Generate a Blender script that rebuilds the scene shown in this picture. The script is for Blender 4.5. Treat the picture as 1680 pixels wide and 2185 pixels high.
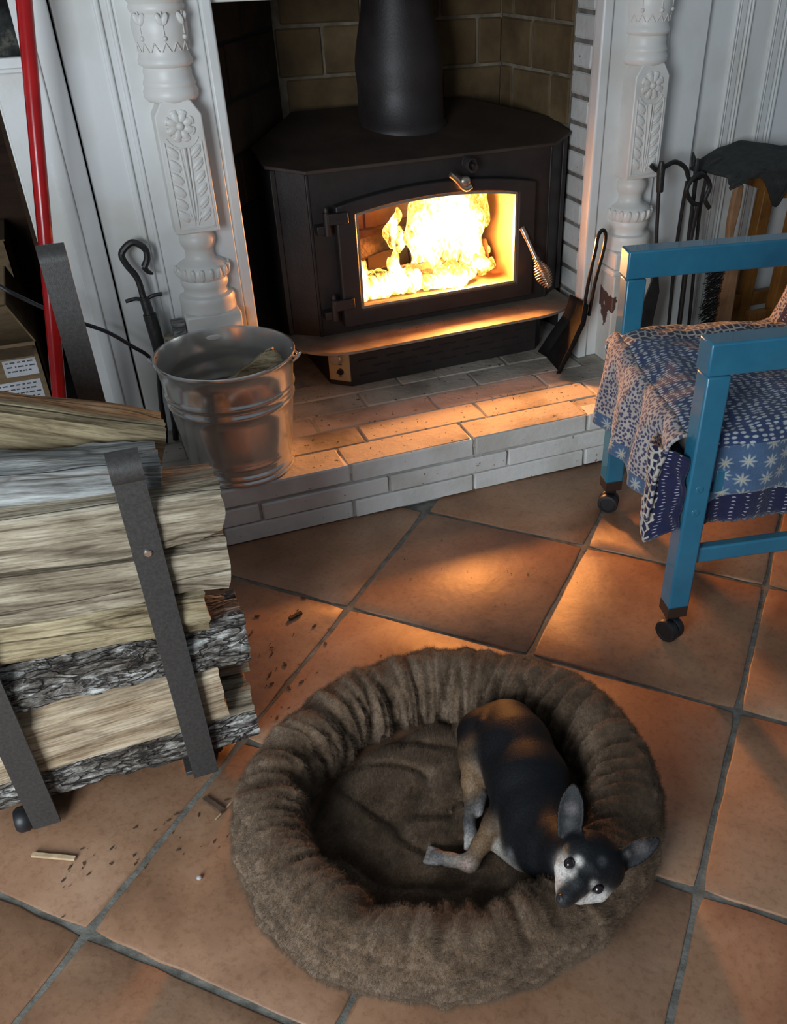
import bpy, bmesh, math, random
import numpy as np
from mathutils import Vector, Matrix, noise

for o in list(bpy.data.objects):
    bpy.data.objects.remove(o, do_unlink=True)
S = bpy.context.scene
C = S.collection
random.seed(7)
PI = math.pi

# ------------------------------------------------------------------ camera
cam_d = bpy.data.cameras.new('camera')
cam = bpy.data.objects.new('camera', cam_d)
C.objects.link(cam)
R_ = Vector((0.92529, -0.37903, -0.01338))
F_ = Vector((0.29761, 0.74662, -0.59497))
F_.normalize()
R_ = (R_ - F_ * R_.dot(F_)).normalized()
U_ = R_.cross(F_)
M = Matrix((R_, U_, -F_)).transposed().to_4x4()
M.translation = Vector((-0.55627, -1.84201, 1.23442))
cam.matrix_world = M
cam_d.sensor_fit = 'HORIZONTAL'
cam_d.sensor_width = 36.0
cam_d.lens = 1898.087 / 1680 * 36.0
cam_d.shift_x = -120 / 1680
cam_d.shift_y = 120 / 1680
cam_d.clip_start = 0.02
S.camera = cam

# ------------------------------------------------------------------ world, daylight, exposure
W_ = bpy.data.worlds.new('world')
S.world = W_
W_.use_nodes = True
W_.node_tree.nodes['Background'].inputs[0].default_value = (0.72, 0.86, 1.0, 1)
W_.node_tree.nodes['Background'].inputs[1].default_value = 0.17


def area(name, loc, target, sx, sy, power, col):
    d = bpy.data.lights.new(name, 'AREA')
    d.shape = 'RECTANGLE'
    d.size = sx
    d.size_y = sy
    d.energy = power
    d.color = col
    o = bpy.data.objects.new(name, d)
    C.objects.link(o)
    o.location = loc
    o.rotation_euler = (Vector(target) - Vector(loc)).to_track_quat('-Z', 'Y').to_euler()
    return o


area('daylight_window', (-1.72, -2.25, 1.02), (-0.35, -0.3, 0.40), 0.9, 1.1, 50, (0.84, 0.93, 1.0))
S.view_settings.view_transform = 'Standard'
S.view_settings.look = 'None'
S.view_settings.exposure = 0.22
S.view_settings.gamma = 1.0
S.view_settings.use_curve_mapping = False


# ------------------------------------------------------------------ materials
def new_mat(name):
    m = bpy.data.materials.new(name)
    m.use_nodes = True
    nt = m.node_tree
    return m, nt, nt.nodes['Principled BSDF']


def N(nt, typ, **kw):
    n = nt.nodes.new(typ)
    for k, v in kw.items():
        if hasattr(n, k):
            setattr(n, k, v)
        else:
            n.inputs[k].default_value = v
    return n


def ramp(nt, fac, stops, interp='LINEAR'):
    r = nt.nodes.new('ShaderNodeValToRGB')
    r.color_ramp.interpolation = interp
    e = r.color_ramp.elements
    while len(e) < len(stops):
        e.new(0.5)
    for i, (p, c) in enumerate(stops):
        e[i].position = p
        e[i].color = (*c, 1) if len(c) == 3 else c
    nt.links.new(fac, r.inputs[0])
    return r


def coords(nt, scale=(1, 1, 1), kind='Object', rnd=False):
    tc = nt.nodes.new('ShaderNodeTexCoord')
    out = tc.outputs[kind]
    if rnd:
        oi = nt.nodes.new('ShaderNodeObjectInfo')
        mu = N(nt, 'ShaderNodeMath', operation='MULTIPLY')
        mu.inputs[1].default_value = 37.0
        nt.links.new(oi.outputs['Random'], mu.inputs[0])
        ad = N(nt, 'ShaderNodeVectorMath', operation='ADD')
        nt.links.new(out, ad.inputs[0])
        nt.links.new(mu.outputs[0], ad.inputs[1])
        out = ad.outputs[0]
    mp = nt.nodes.new('ShaderNodeMapping')
    mp.inputs['Scale'].default_value = scale
    nt.links.new(out, mp.inputs[0])
    return mp.outputs[0]


def bump(nt, bsdf, h, strength=0.3, dist=0.01):
    b = nt.nodes.new('ShaderNodeBump')
    b.inputs['Strength'].default_value = strength
    b.inputs['Distance'].default_value = dist
    nt.links.new(h, b.inputs['Height'])
    nt.links.new(b.outputs[0], bsdf.inputs['Normal'])
    return b


def noisy(name, stops, scale=8, rough=0.6, metal=0.0, bstr=0.2, bdist=0.004, bscale=None, stretch=(1, 1, 1),
          detail=6, rnd=False, spec=None, coat=0, distort=0.0, rr=None):
    m, nt, b = new_mat(name)
    v = coords(nt, stretch, rnd=rnd)
    n = N(nt, 'ShaderNodeTexNoise', Scale=scale, Detail=detail, Roughness=0.6, Distortion=distort)
    nt.links.new(v, n.inputs['Vector'])
    r = ramp(nt, n.outputs[0], stops)
    nt.links.new(r.outputs[0], b.inputs['Base Color'])
    b.inputs['Roughness'].default_value = rough
    b.inputs['Metallic'].default_value = metal
    if spec is not None:
        b.inputs['Specular IOR Level'].default_value = spec
    if coat:
        b.inputs['Coat Weight'].default_value = coat
    if rr:
        q = N(nt, 'ShaderNodeMapRange')
        q.inputs[3].default_value, q.inputs[4].default_value = rr
        nt.links.new(n.outputs[0], q.inputs[0])
        nt.links.new(q.outputs[0], b.inputs['Roughness'])
    if bstr:
        n2 = N(nt, 'ShaderNodeTexNoise', Scale=bscale or scale * 4, Detail=8)
        nt.links.new(v, n2.inputs['Vector'])
        bump(nt, b, n2.outputs[0], bstr, bdist)
    return m


def plain(name, col, rough=0.5, metal=0.0):
    m, nt, b = new_mat(name)
    v = coords(nt)
    n = N(nt, 'ShaderNodeTexNoise', Scale=30.0, Detail=4)
    nt.links.new(v, n.inputs['Vector'])
    r = ramp(nt, n.outputs[0], [(0.3, tuple(c * 0.85 for c in col)), (0.7, tuple(min(1, c * 1.1) for c in col))])
    nt.links.new(r.outputs[0], b.inputs['Base Color'])
    b.inputs['Roughness'].default_value = rough
    b.inputs['Metallic'].default_value = metal
    return m


def tile_mat():
    m, nt, b = new_mat('terracotta tile')
    v = coords(nt, rnd=True)
    n = N(nt, 'ShaderNodeTexNoise', Scale=5.0, Detail=6, Roughness=0.6)
    nt.links.new(v, n.inputs['Vector'])
    n2 = N(nt, 'ShaderNodeTexNoise', Scale=90.0, Detail=5, Roughness=0.7)
    nt.links.new(v, n2.inputs['Vector'])
    r = ramp(nt, n.outputs[0], [(0.25, (0.20, 0.098, 0.052)), (0.5, (0.315, 0.170, 0.096)), (0.75, (0.41, 0.25, 0.155))])
    r2 = ramp(nt, n2.outputs[0], [(0.36, (0.72, 0.66, 0.6)), (0.5, (1, 1, 1))])
    mx = N(nt, 'ShaderNodeMixRGB', blend_type='MULTIPLY')
    mx.inputs[0].default_value = 0.6
    nt.links.new(r.outputs[0], mx.inputs[1])
    nt.links.new(r2.outputs[0], mx.inputs[2])
    oi = nt.nodes.new('ShaderNodeObjectInfo')
    hs = N(nt, 'ShaderNodeHueSaturation')
    mr = N(nt, 'ShaderNodeMapRange')
    mr.inputs[3].default_value, mr.inputs[4].default_value = 0.82, 1.12
    nt.links.new(oi.outputs['Random'], mr.inputs[0])
    nt.links.new(mr.outputs[0], hs.inputs['Value'])
    nt.links.new(mx.outputs[0], hs.inputs['Color'])
    nt.links.new(hs.outputs[0], b.inputs['Base Color'])
    q = N(nt, 'ShaderNodeMapRange')
    q.inputs[3].default_value, q.inputs[4].default_value = 0.38, 0.62
    nt.links.new(n.outputs[0], q.inputs[0])
    nt.links.new(q.outputs[0], b.inputs['Roughness'])
    n3 = N(nt, 'ShaderNodeTexNoise', Scale=28.0, Detail=6)
    nt.links.new(v, n3.inputs['Vector'])
    bump(nt, b, n3.outputs[0], 0.35, 0.004)
    return m


def wood_mat(name, stops, stretch=(1.6, 16, 16), scale=3.2, bstr=0.7, bdist=0.006, rough=0.8, rnd=True, cracks=0.0):
    m, nt, b = new_mat(name)
    v = coords(nt, stretch, rnd=rnd)
    n = N(nt, 'ShaderNodeTexNoise', Scale=scale, Detail=9, Roughness=0.68, Distortion=0.45)
    nt.links.new(v, n.inputs['Vector'])
    r = ramp(nt, n.outputs[0], stops)
    v2 = coords(nt, (1, 2, 2), rnd=rnd)
    n2 = N(nt, 'ShaderNodeTexNoise', Scale=7.0, Detail=4)
    nt.links.new(v2, n2.inputs['Vector'])
    r2 = ramp(nt, n2.outputs[0], [(0.35, (0.55, 0.52, 0.48)), (0.6, (1, 1, 1))])
    mx = N(nt, 'ShaderNodeMixRGB', blend_type='MULTIPLY')
    mx.inputs[0].default_value = 0.8
    nt.links.new(r.outputs[0], mx.inputs[1])
    nt.links.new(r2.outputs[0], mx.inputs[2])
    out, hgt = mx.outputs[0], n.outputs[0]
    if cracks:
        # long splits and fine fibres along the grain
        v3 = coords(nt, (1.6, 15, 15), rnd=rnd)
        wn = N(nt, 'ShaderNodeTexNoise', Scale=1.2, Detail=3)
        nt.links.new(v3, wn.inputs['Vector'])
        ad = N(nt, 'ShaderNodeVectorMath', operation='MULTIPLY_ADD')
        nt.links.new(wn.outputs['Color'], ad.inputs[0])
        ad.inputs[1].default_value = (0.5, 0.5, 0.5)
        nt.links.new(v3, ad.inputs[2])
        vo = N(nt, 'ShaderNodeTexVoronoi', feature='DISTANCE_TO_EDGE')
        vo.inputs['Scale'].default_value = 0.85
        nt.links.new(ad.outputs[0], vo.inputs['Vector'])
        rc = ramp(nt, vo.outputs['Distance'], [(0.0, (0.16, 0.12, 0.09)), (0.022, (1, 1, 1))])
        v4 = coords(nt, (5, 95, 95), rnd=rnd)
        nf = N(nt, 'ShaderNodeTexNoise', Scale=3.0, Detail=4, Roughness=0.6)
        nt.links.new(v4, nf.inputs['Vector'])
        rf_ = ramp(nt, nf.outputs[0], [(0.34, (0.40, 0.36, 0.31)), (0.56, (1.15, 1.15, 1.12))])
        for extra, fac in ((rc, cracks), (rf_, 0.75)):
            m2 = N(nt, 'ShaderNodeMixRGB', blend_type='MULTIPLY')
            m2.inputs[0].default_value = fac
            nt.links.new(out, m2.inputs[1])
            nt.links.new(extra.outputs[0], m2.inputs[2])
            out = m2.outputs[0]
        hm = N(nt, 'ShaderNodeMath', operation='MULTIPLY_ADD')
        nt.links.new(nf.outputs[0], hm.inputs[0])
        hm.inputs[1].default_value = 0.5
        nt.links.new(n.outputs[0], hm.inputs[2])
        hm2 = N(nt, 'ShaderNodeMath', operation='MULTIPLY')
        nt.links.new(hm.outputs[0], hm2.inputs[0])
        nt.links.new(rc.outputs[0], hm2.inputs[1])
        hgt = hm2.outputs[0]
    nt.links.new(out, b.inputs['Base Color'])
    b.inputs['Roughness'].default_value = rough
    b.inputs['Specular IOR Level'].default_value = 0.25
    bump(nt, b, hgt, bstr, bdist)
    return m


def bark_mat(name):
    m, nt, b = new_mat(name)
    v = coords(nt, (0.55, 2.2, 2.2), rnd=True)
    wn = N(nt, 'ShaderNodeTexNoise', Scale=14.0, Detail=4)
    nt.links.new(v, wn.inputs['Vector'])
    ad = N(nt, 'ShaderNodeVectorMath', operation='MULTIPLY_ADD')
    nt.links.new(wn.outputs['Color'], ad.inputs[0])
    ad.inputs[1].default_value = (0.12, 0.12, 0.12)
    nt.links.new(v, ad.inputs[2])
    vo = N(nt, 'ShaderNodeTexVoronoi', feature='DISTANCE_TO_EDGE')
    vo.inputs['Scale'].default_value = 26.0
    nt.links.new(ad.outputs[0], vo.inputs['Vector'])
    n = N(nt, 'ShaderNodeTexNoise', Scale=48.0, Detail=7, Roughness=0.72)
    nt.links.new(v, n.inputs['Vector'])
    n2 = N(nt, 'ShaderNodeTexNoise', Scale=9.0, Detail=5)
    nt.links.new(v, n2.inputs['Vector'])
    r = ramp(nt, n.outputs[0], [(0.36, (0.05, 0.040, 0.032)), (0.46, (0.15, 0.13, 0.11)), (0.54, (0.32, 0.31, 0.285)), (0.62, (0.72, 0.73, 0.69))])
    r2 = ramp(nt, n2.outputs[0], [(0.36, (0.34, 0.28, 0.23)), (0.6, (1, 1, 1))])
    r3 = ramp(nt, vo.outputs['Distance'], [(0.0, (0.22, 0.18, 0.16)), (0.10, (1, 1, 1))])
    out = r.outputs[0]
    for e in (r2, r3):
        mx = N(nt, 'ShaderNodeMixRGB', blend_type='MULTIPLY')
        mx.inputs[0].default_value = 0.9
        nt.links.new(out, mx.inputs[1])
        nt.links.new(e.outputs[0], mx.inputs[2])
        out = mx.outputs[0]
    nt.links.new(out, b.inputs['Base Color'])
    b.inputs['Roughness'].default_value = 0.9
    hm = N(nt, 'ShaderNodeMath', operation='MULTIPLY_ADD')
    nt.links.new(n.outputs[0], hm.inputs[0])
    hm.inputs[1].default_value = 0.6
    nt.links.new(r3.outputs[0], hm.inputs[2])
    bump(nt, b, hm.outputs[0], 1.0, 0.010)
    return m


def paint_mat(name, col, rough=0.42, chips=None, dirt=0.25, bs=0.15, rnd=False):
    m, nt, b = new_mat(name)
    v = coords(nt, rnd=rnd)
    n = N(nt, 'ShaderNodeTexNoise', Scale=6.0, Detail=5)
    nt.links.new(v, n.inputs['Vector'])
    c2 = tuple(c * (1 - dirt) * k for c, k in zip(col, (1, 0.97, 0.92)))
    r = ramp(nt, n.outputs[0], [(0.32, c2), (0.55, col)])
    out = r.outputs[0]
    if chips:
        n2 = N(nt, 'ShaderNodeTexNoise', Scale=chips[0], Detail=4)
        nt.links.new(v, n2.inputs['Vector'])
        r2 = ramp(nt, n2.outputs[0], [(chips[1], (0, 0, 0)), (chips[1] + 0.015, (1, 1, 1))])
        mx = N(nt, 'ShaderNodeMixRGB')
        nt.links.new(r2.outputs[0], mx.inputs[0])
        mx.inputs[2].default_value = (*chips[2], 1)
        nt.links.new(out, mx.inputs[1])
        out = mx.outputs[0]
    nt.links.new(out, b.inputs['Base Color'])
    b.inputs['Roughness'].default_value = rough
    n3 = N(nt, 'ShaderNodeTexNoise', Scale=60.0, Detail=6)
    nt.links.new(v, n3.inputs['Vector'])
    bump(nt, b, n3.outputs[0], bs, 0.003)
    return m


MT = {}
MT['tile'] = tile_mat()
MT['grout'] = noisy('grey grout', [(0.3, (0.075, 0.07, 0.058)), (0.7, (0.20, 0.195, 0.17))], 30, 0.9, bstr=0.5)
MT['white'] = paint_mat('white gloss paint', (0.70, 0.71, 0.70), 0.38, dirt=0.12)
MT['cream'] = paint_mat('aged cream paint', (0.70, 0.685, 0.65), 0.42, dirt=0.22)
MT['chipped'] = paint_mat('chipped cream paint', (0.66, 0.64, 0.60), 0.5, chips=(11, 0.56, (0.10, 0.045, 0.035)))
MT['brickpaint'] = paint_mat('white painted brick', (0.66, 0.66, 0.64), 0.6, chips=(60, 0.70, (0.28, 0.22, 0.17)), bs=0.6, rnd=True)
MT['hearthtop'] = paint_mat('sooty painted brick', (0.46, 0.42, 0.36), 0.75, chips=(85, 0.665, (0.12, 0.085, 0.06)), dirt=0.55, bs=0.8, rnd=True)
MT['mortar'] = noisy('dirty mortar', [(0.3, (0.09, 0.075, 0.06)), (0.7, (0.30, 0.28, 0.25))], 25, 0.9, bstr=0.5)
MT['mortarw'] = noisy('painted mortar', [(0.3, (0.26, 0.24, 0.22)), (0.7, (0.5, 0.49, 0.46))], 18, 0.8, bstr=0.5)
MT['firebrick'] = noisy('smoked yellow firebrick', [(0.25, (0.045, 0.025, 0.010)), (0.5, (0.105, 0.064, 0.026)), (0.75, (0.17, 0.115, 0.052))], 7, 0.85, bstr=0.4, rnd=True)
MT['firemortar'] = noisy('pale firebox mortar', [(0.3, (0.09, 0.07, 0.045)), (0.7, (0.24, 0.20, 0.15))], 20, 0.9)
MT['soot_shade'] = noisy('black soot', [(0.3, (0.008, 0.007, 0.006)), (0.7, (0.02, 0.018, 0.016))], 12, 0.95)  # firebox soot; also the painted shade of door gap, slots and nostrils
MT['darkbrick'] = noisy('dark brown brick', [(0.3, (0.02, 0.012, 0.006)), (0.7, (0.06, 0.035, 0.018))], 9, 0.9, bstr=0.4, rnd=True)
MT['iron'] = noisy('matte stove iron', [(0.3, (0.013, 0.010, 0.010)), (0.7, (0.026, 0.020, 0.020))], 9, 0.5, bstr=0.12, bscale=180, rr=(0.42, 0.62))
MT['irontop'] = noisy('dusty stove top', [(0.3, (0.022, 0.014, 0.010)), (0.6, (0.045, 0.029, 0.021)), (0.8, (0.075, 0.050, 0.036))], 6, 0.62, bstr=0.1, bscale=150)
MT['lip'] = noisy('ash dusted steel lip', [(0.3, (0.15, 0.12, 0.095)), (0.7, (0.30, 0.25, 0.20))], 14, 0.55, metal=0.2, bstr=0.1, bscale=200)
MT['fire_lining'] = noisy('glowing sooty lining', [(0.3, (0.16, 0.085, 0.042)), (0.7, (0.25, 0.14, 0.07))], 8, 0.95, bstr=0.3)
MT['brass'] = noisy('brushed tan steel', [(0.3, (0.36, 0.27, 0.15)), (0.7, (0.46, 0.36, 0.21))], 20, 0.45, metal=0.15, bstr=0.05)
MT['chrome'] = noisy('spun bright metal', [(0.3, (0.6, 0.55, 0.5)), (0.7, (0.85, 0.8, 0.75))], 40, 0.25, metal=1.0, bstr=0.05)
MT['spring'] = noisy('nickel spring steel', [(0.3, (0.42, 0.36, 0.30)), (0.7, (0.62, 0.54, 0.46))], 30, 0.3, metal=0.9, bstr=0.05)
MT['black'] = noisy('black wrought iron', [(0.3, (0.006, 0.006, 0.006)), (0.7, (0.022, 0.021, 0.02))], 30, 0.45, bstr=0.25, bscale=120)
MT['gloss_black'] = noisy('glossy black enamel', [(0.3, (0.008, 0.006, 0.006)), (0.7, (0.02, 0.016, 0.016))], 20, 0.22, bstr=0.05)
MT['rack'] = noisy('powder coated grey steel', [(0.3, (0.045, 0.042, 0.04)), (0.7, (0.075, 0.07, 0.066))], 200, 0.42, metal=0.3, bstr=0.25, bscale=500, bdist=0.001)
MT['galv'] = noisy('galvanised steel', [(0.25, (0.62, 0.62, 0.61)), (0.5, (0.74, 0.74, 0.72)), (0.75, (0.84, 0.84, 0.82))], 6, 0.24, metal=0.82, bstr=0.03, bscale=30, rr=(0.12, 0.26))
MT['red'] = noisy('red lacquer', [(0.3, (0.30, 0.004, 0.006)), (0.7, (0.44, 0.010, 0.010))], 12, 0.22, bstr=0.03)
MT['rubber'] = plain('black rubber', (0.012, 0.012, 0.014), 0.45)
MT['cardboard'] = noisy('brown cardboard', [(0.3, (0.085, 0.052, 0.024)), (0.7, (0.15, 0.098, 0.048))], 15, 0.85, stretch=(1, 1, 4))
MT['label'] = noisy('white shipping label', [(0.3, (0.26, 0.26, 0.27)), (0.7, (0.40, 0.40, 0.41))], 15, 0.6)
MT['ink'] = plain('black print ink', (0.03, 0.03, 0.035), 0.6)
MT['brownwood'] = wood_mat('dark brown panel wood', [(0.3, (0.016, 0.006, 0.003)), (0.6, (0.035, 0.015, 0.006))], (2, 2, 14), 3, 0.2, rnd=False)
MT['amber'] = wood_mat('amber varnished wood', [(0.3, (0.17, 0.065, 0.012)), (0.6, (0.30, 0.13, 0.025))], (14, 14, 2), 3, 0.15, rough=0.4, rnd=False)
MT['paddle'] = wood_mat('pale oak handle', [(0.3, (0.26, 0.13, 0.06)), (0.6, (0.42, 0.24, 0.13))], (14, 14, 2), 3, 0.2, rough=0.5, rnd=False)
MT['blue'] = noisy('turquoise blue paint', [(0.3, (0.015, 0.120, 0.205)), (0.7, (0.024, 0.165, 0.265))], 10, 0.36, bstr=0.05, bscale=40, bdist=0.001, coat=0.5)
MT['leather'] = noisy('black cloth', [(0.3, (0.012, 0.013, 0.012)), (0.7, (0.035, 0.037, 0.034))], 40, 0.85, bstr=0.6, bscale=160)
MT['ferrule'] = plain('dark brown ferrule', (0.035, 0.018, 0.012), 0.5)
MT['wood_split'] = wood_mat('split oak', [(0.32, (0.055, 0.042, 0.029)), (0.42, (0.24, 0.195, 0.140)), (0.54, (0.39, 0.33, 0.245)), (0.7, (0.56, 0.50, 0.40))], cracks=0.75)
MT['wood_fresh'] = wood_mat('fresh split oak', [(0.28, (0.18, 0.120, 0.070)), (0.42, (0.37, 0.275, 0.18)), (0.58, (0.54, 0.44, 0.32)), (0.72, (0.66, 0.575, 0.44))], bstr=0.4, cracks=0.3)
MT['wood_grey'] = wood_mat('weathered grey log', [(0.32, (0.05, 0.049, 0.048)), (0.43, (0.21, 0.212, 0.21)), (0.56, (0.35, 0.36, 0.362)), (0.7, (0.52, 0.53, 0.52))], cracks=0.65)
MT['wood_yellow'] = wood_mat('yellow split oak', [(0.32, (0.075, 0.052, 0.026)), (0.43, (0.27, 0.210, 0.125)), (0.56, (0.43, 0.355, 0.225)), (0.7, (0.59, 0.51, 0.36))], cracks=0.75)
MT['endgrain'] = noisy('sawn end grain', [(0.3, (0.22, 0.12, 0.06)), (0.7, (0.42, 0.27, 0.15))], 30, 0.9, bstr=0.6, rnd=True)
MT['bark'] = bark_mat('oak bark')
MT['bits'] = noisy('bark crumbs', [(0.3, (0.03, 0.016, 0.010)), (0.7, (0.12, 0.07, 0.04))], 40, 0.9)
MT['splinter'] = noisy('pale splinter', [(0.3, (0.38, 0.26, 0.14)), (0.7, (0.58, 0.44, 0.28))], 40, 0.8)


def glass_mat():
    m, nt, b = new_mat('stove door glass')
    nt.nodes.remove(b)
    tr = nt.nodes.new('ShaderNodeBsdfTransparent')
    tr.inputs[0].default_value = (0.97, 0.93, 0.88, 1)
    gl = nt.nodes.new('ShaderNodeBsdfGlossy')
    gl.inputs['Roughness'].default_value = 0.03
    mx = nt.nodes.new('ShaderNodeMixShader')
    mx.inputs[0].default_value = 0.04
    nt.links.new(tr.outputs[0], mx.inputs[1])
    nt.links.new(gl.outputs[0], mx.inputs[2])
    nt.links.new(mx.outputs[0], nt.nodes['Material Output'].inputs[0])
    return m


MT['glass'] = glass_mat()


# ------------------------------------------------------------------ mesh helpers
def bm_new():
    return bmesh.new()


def bx(bm, lo, hi, mat=0):
    x0, y0, z0 = lo
    x1, y1, z1 = hi
    v = [bm.verts.new(p) for p in ((x0, y0, z0), (x1, y0, z0), (x1, y1, z0), (x0, y1, z0),
                                   (x0, y0, z1), (x1, y0, z1), (x1, y1, z1), (x0, y1, z1))]
    for f in ((3, 2, 1, 0), (4, 5, 6, 7), (0, 1, 5, 4), (1, 2, 6, 5), (2, 3, 7, 6), (3, 0, 4, 7)):
        bm.faces.new([v[i] for i in f]).material_index = mat
    return bm


def prism(bm, poly, z0, z1, axis='z', mat=0):
    """extrude a 2-D polygon; axis z: (x,y)->z ; axis y: (x,z)->y"""
    def P(p, h):
        if axis == 'z':
            return (p[0], p[1], h)
        if axis == 'y':
            return (p[0], h, p[1])
        return (h, p[0], p[1])
    a = [bm.verts.new(P(p, z0)) for p in poly]
    b = [bm.verts.new(P(p, z1)) for p in poly]
    n = len(poly)
    fs = [bm.faces.new(a[::-1]), bm.faces.new(b)]
    for i in range(n):
        fs.append(bm.faces.new((a[i], a[(i + 1) % n], b[(i + 1) % n], b[i])))
    for f in fs:
        f.material_index = mat
    return bm


def frame_of(t):
    t = t.normalized()
    up = Vector((0, 0, 1)) if abs(t.z) < 0.93 else Vector((1, 0, 0))
    a = t.cross(up).normalized()
    return a, t.cross(a).normalized()


def tube(bm, pts, r, n=10, cap=True, mat=0, flat=1.0):
    pts = [Vector(p) for p in pts]
    rs = r if isinstance(r, (list, tuple)) else [r] * len(pts)
    rings = []
    a = None
    for i, p in enumerate(pts):
        t = (pts[min(i + 1, len(pts) - 1)] - pts[max(i - 1, 0)])
        if t.length < 1e-9:
            t = Vector((0, 0, 1))
        t.normalize()
        if a is None:
            a, b = frame_of(t)
        else:
            a = (a - t * a.dot(t))
            if a.length < 1e-6:
                a, b = frame_of(t)
            a.normalize()
            b = t.cross(a)
        rings.append([bm.verts.new(p + (a * math.cos(k * 2 * PI / n) + b * math.sin(k * 2 * PI / n) * flat) * rs[i]) for k in range(n)])
    for i in range(len(rings) - 1):
        for k in range(n):
            bm.faces.new((rings[i][k], rings[i][(k + 1) % n], rings[i + 1][(k + 1) % n], rings[i + 1][k])).material_index = mat
    if cap:
        bm.faces.new(rings[0][::-1]).material_index = mat
        bm.faces.new(rings[-1]).material_index = mat
    return bm


def spline(pts, n=8):
    """Catmull-Rom through pts"""
    P = [Vector(p) for p in pts]
    out = []
    for i in range(len(P) - 1):
        p0, p1, p2, p3 = P[max(i - 1, 0)], P[i], P[i + 1], P[min(i + 2, len(P) - 1)]
        for k in range(n):
            t = k / n
            out.append(0.5 * ((2 * p1) + (p2 - p0) * t + (2 * p0 - 5 * p1 + 4 * p2 - p3) * t * t + (3 * p1 - p0 - 3 * p2 + p3) * t ** 3))
    out.append(P[-1])
    return out


def lathe(bm, prof, c=(0, 0, 0), n=40, a0=0.0, a1=2 * PI, close=True, mat=0, wob=None):
    c = Vector(c)
    full = abs(a1 - a0 - 2 * PI) < 1e-6
    m = n if full else n + 1
    rings = []
    for (r, z) in prof:
        ring = []
        for k in range(m):
            a = a0 + (a1 - a0) * k / n
            rr = r * (wob(a, z) if wob else 1)
            ring.append(bm.verts.new(c + Vector((rr * math.cos(a), rr * math.sin(a), z))))
        rings.append(ring)
    for i in range(len(rings) - 1):
        for k in range(n):
            k2 = (k + 1) % m
            bm.faces.new((rings[i][k], rings[i][k2], rings[i + 1][k2], rings[i + 1][k])).material_index = mat
    if close and full:
        if prof[0][0] > 1e-5:
            bm.faces.new(rings[0][::-1])
        if prof[-1][0] > 1e-5:
            bm.faces.new(rings[-1])
    return bm


def ellip(bm, c, r, rot=None, nu=14, nv=8, mat=0):
    c = Vector(c)
    rings = []
    for i in range(1, nv):
        t = PI * i / nv
        rings.append([Vector((r[0] * math.sin(t) * math.cos(2 * PI * k / nu), r[1] * math.sin(t) * math.sin(2 * PI * k / nu), r[2] * math.cos(t))) for k in range(nu)])
    q = rot if rot is not None else Matrix.Identity(3)
    top = bm.verts.new(c + q @ Vector((0, 0, r[2])))
    bot = bm.verts.new(c + q @ Vector((0, 0, -r[2])))
    R = [[bm.verts.new(c + q @ p) for p in ring] for ring in rings]
    for k in range(nu):
        k2 = (k + 1) % nu
        bm.faces.new((top, R[0][k], R[0][k2])).material_index = mat
        bm.faces.new((bot, R[-1][k2], R[-1][k])).material_index = mat
        for i in range(len(R) - 1):
            bm.faces.new((R[i][k], R[i + 1][k], R[i + 1][k2], R[i][k2])).material_index = mat
    return bm


def rotm(ax, ang):
    return Matrix.Rotation(ang, 3, ax)


def ob(name, bm, mat, parent=None, world=False, smooth=True, bevel=0.0, seg=2, sharp=35, fix=True):
    if isinstance(bm, bmesh.types.BMesh):
        if world and parent is not None:
            bm.transform(full_matrix(parent).inverted())
        if fix:
            bmesh.ops.recalc_face_normals(bm, faces=bm.faces)
        me = bpy.data.meshes.new(name)
        bm.to_mesh(me)
        bm.free()
    else:
        me = bm
    for m in (mat if isinstance(mat, (list, tuple)) else [mat]):
        me.materials.append(MT[m] if isinstance(m, str) else m)
    if smooth:
        me.polygons.foreach_set('use_smooth', [True] * len(me.polygons))
        me.set_sharp_from_angle(angle=math.radians(sharp))
    o = bpy.data.objects.new(name, me)
    C.objects.link(o)
    if parent is not None:
        o.parent = parent
    if bevel:
        b = o.modifiers.new('bevel', 'BEVEL')
        b.width = bevel
        b.segments = seg
        b.limit_method = 'ANGLE'
        b.angle_limit = math.radians(35)
    return o


def full_matrix(o):
    m = o.matrix_basis.copy()
    while o.parent is not None:
        o = o.parent
        m = o.matrix_basis @ m
    return m


def tag(o, label=None, cat=None, group=None, kind=None):
    if label:
        o['label'] = label
    if cat:
        o['category'] = cat
    if group:
        o['group'] = group
    if kind:
        o['kind'] = kind
    return o


def thing(name, label, cat, loc=(0, 0, 0), rotz=0.0, group=None, kind=None):
    o = bpy.data.objects.new(name, None)
    o.empty_display_size = 0.05
    C.objects.link(o)
    o.location = loc
    o.rotation_euler = (0, 0, rotz)
    return tag(o, label, cat, group, kind)


def inst(src, parent, loc, rot=(0, 0, 0), scale=(1, 1, 1)):
    c = bpy.data.objects.new(src.name.split('.')[0], src.data)
    C.objects.link(c)
    c.parent = parent
    c.location = loc
    c.rotation_euler = rot
    c.scale = scale
    for m in src.modifiers:
        if m.type == 'BEVEL':
            b = c.modifiers.new('bevel', 'BEVEL')
            b.width, b.segments, b.limit_method, b.angle_limit = m.width, m.segments, m.limit_method, m.angle_limit
    return c


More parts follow.
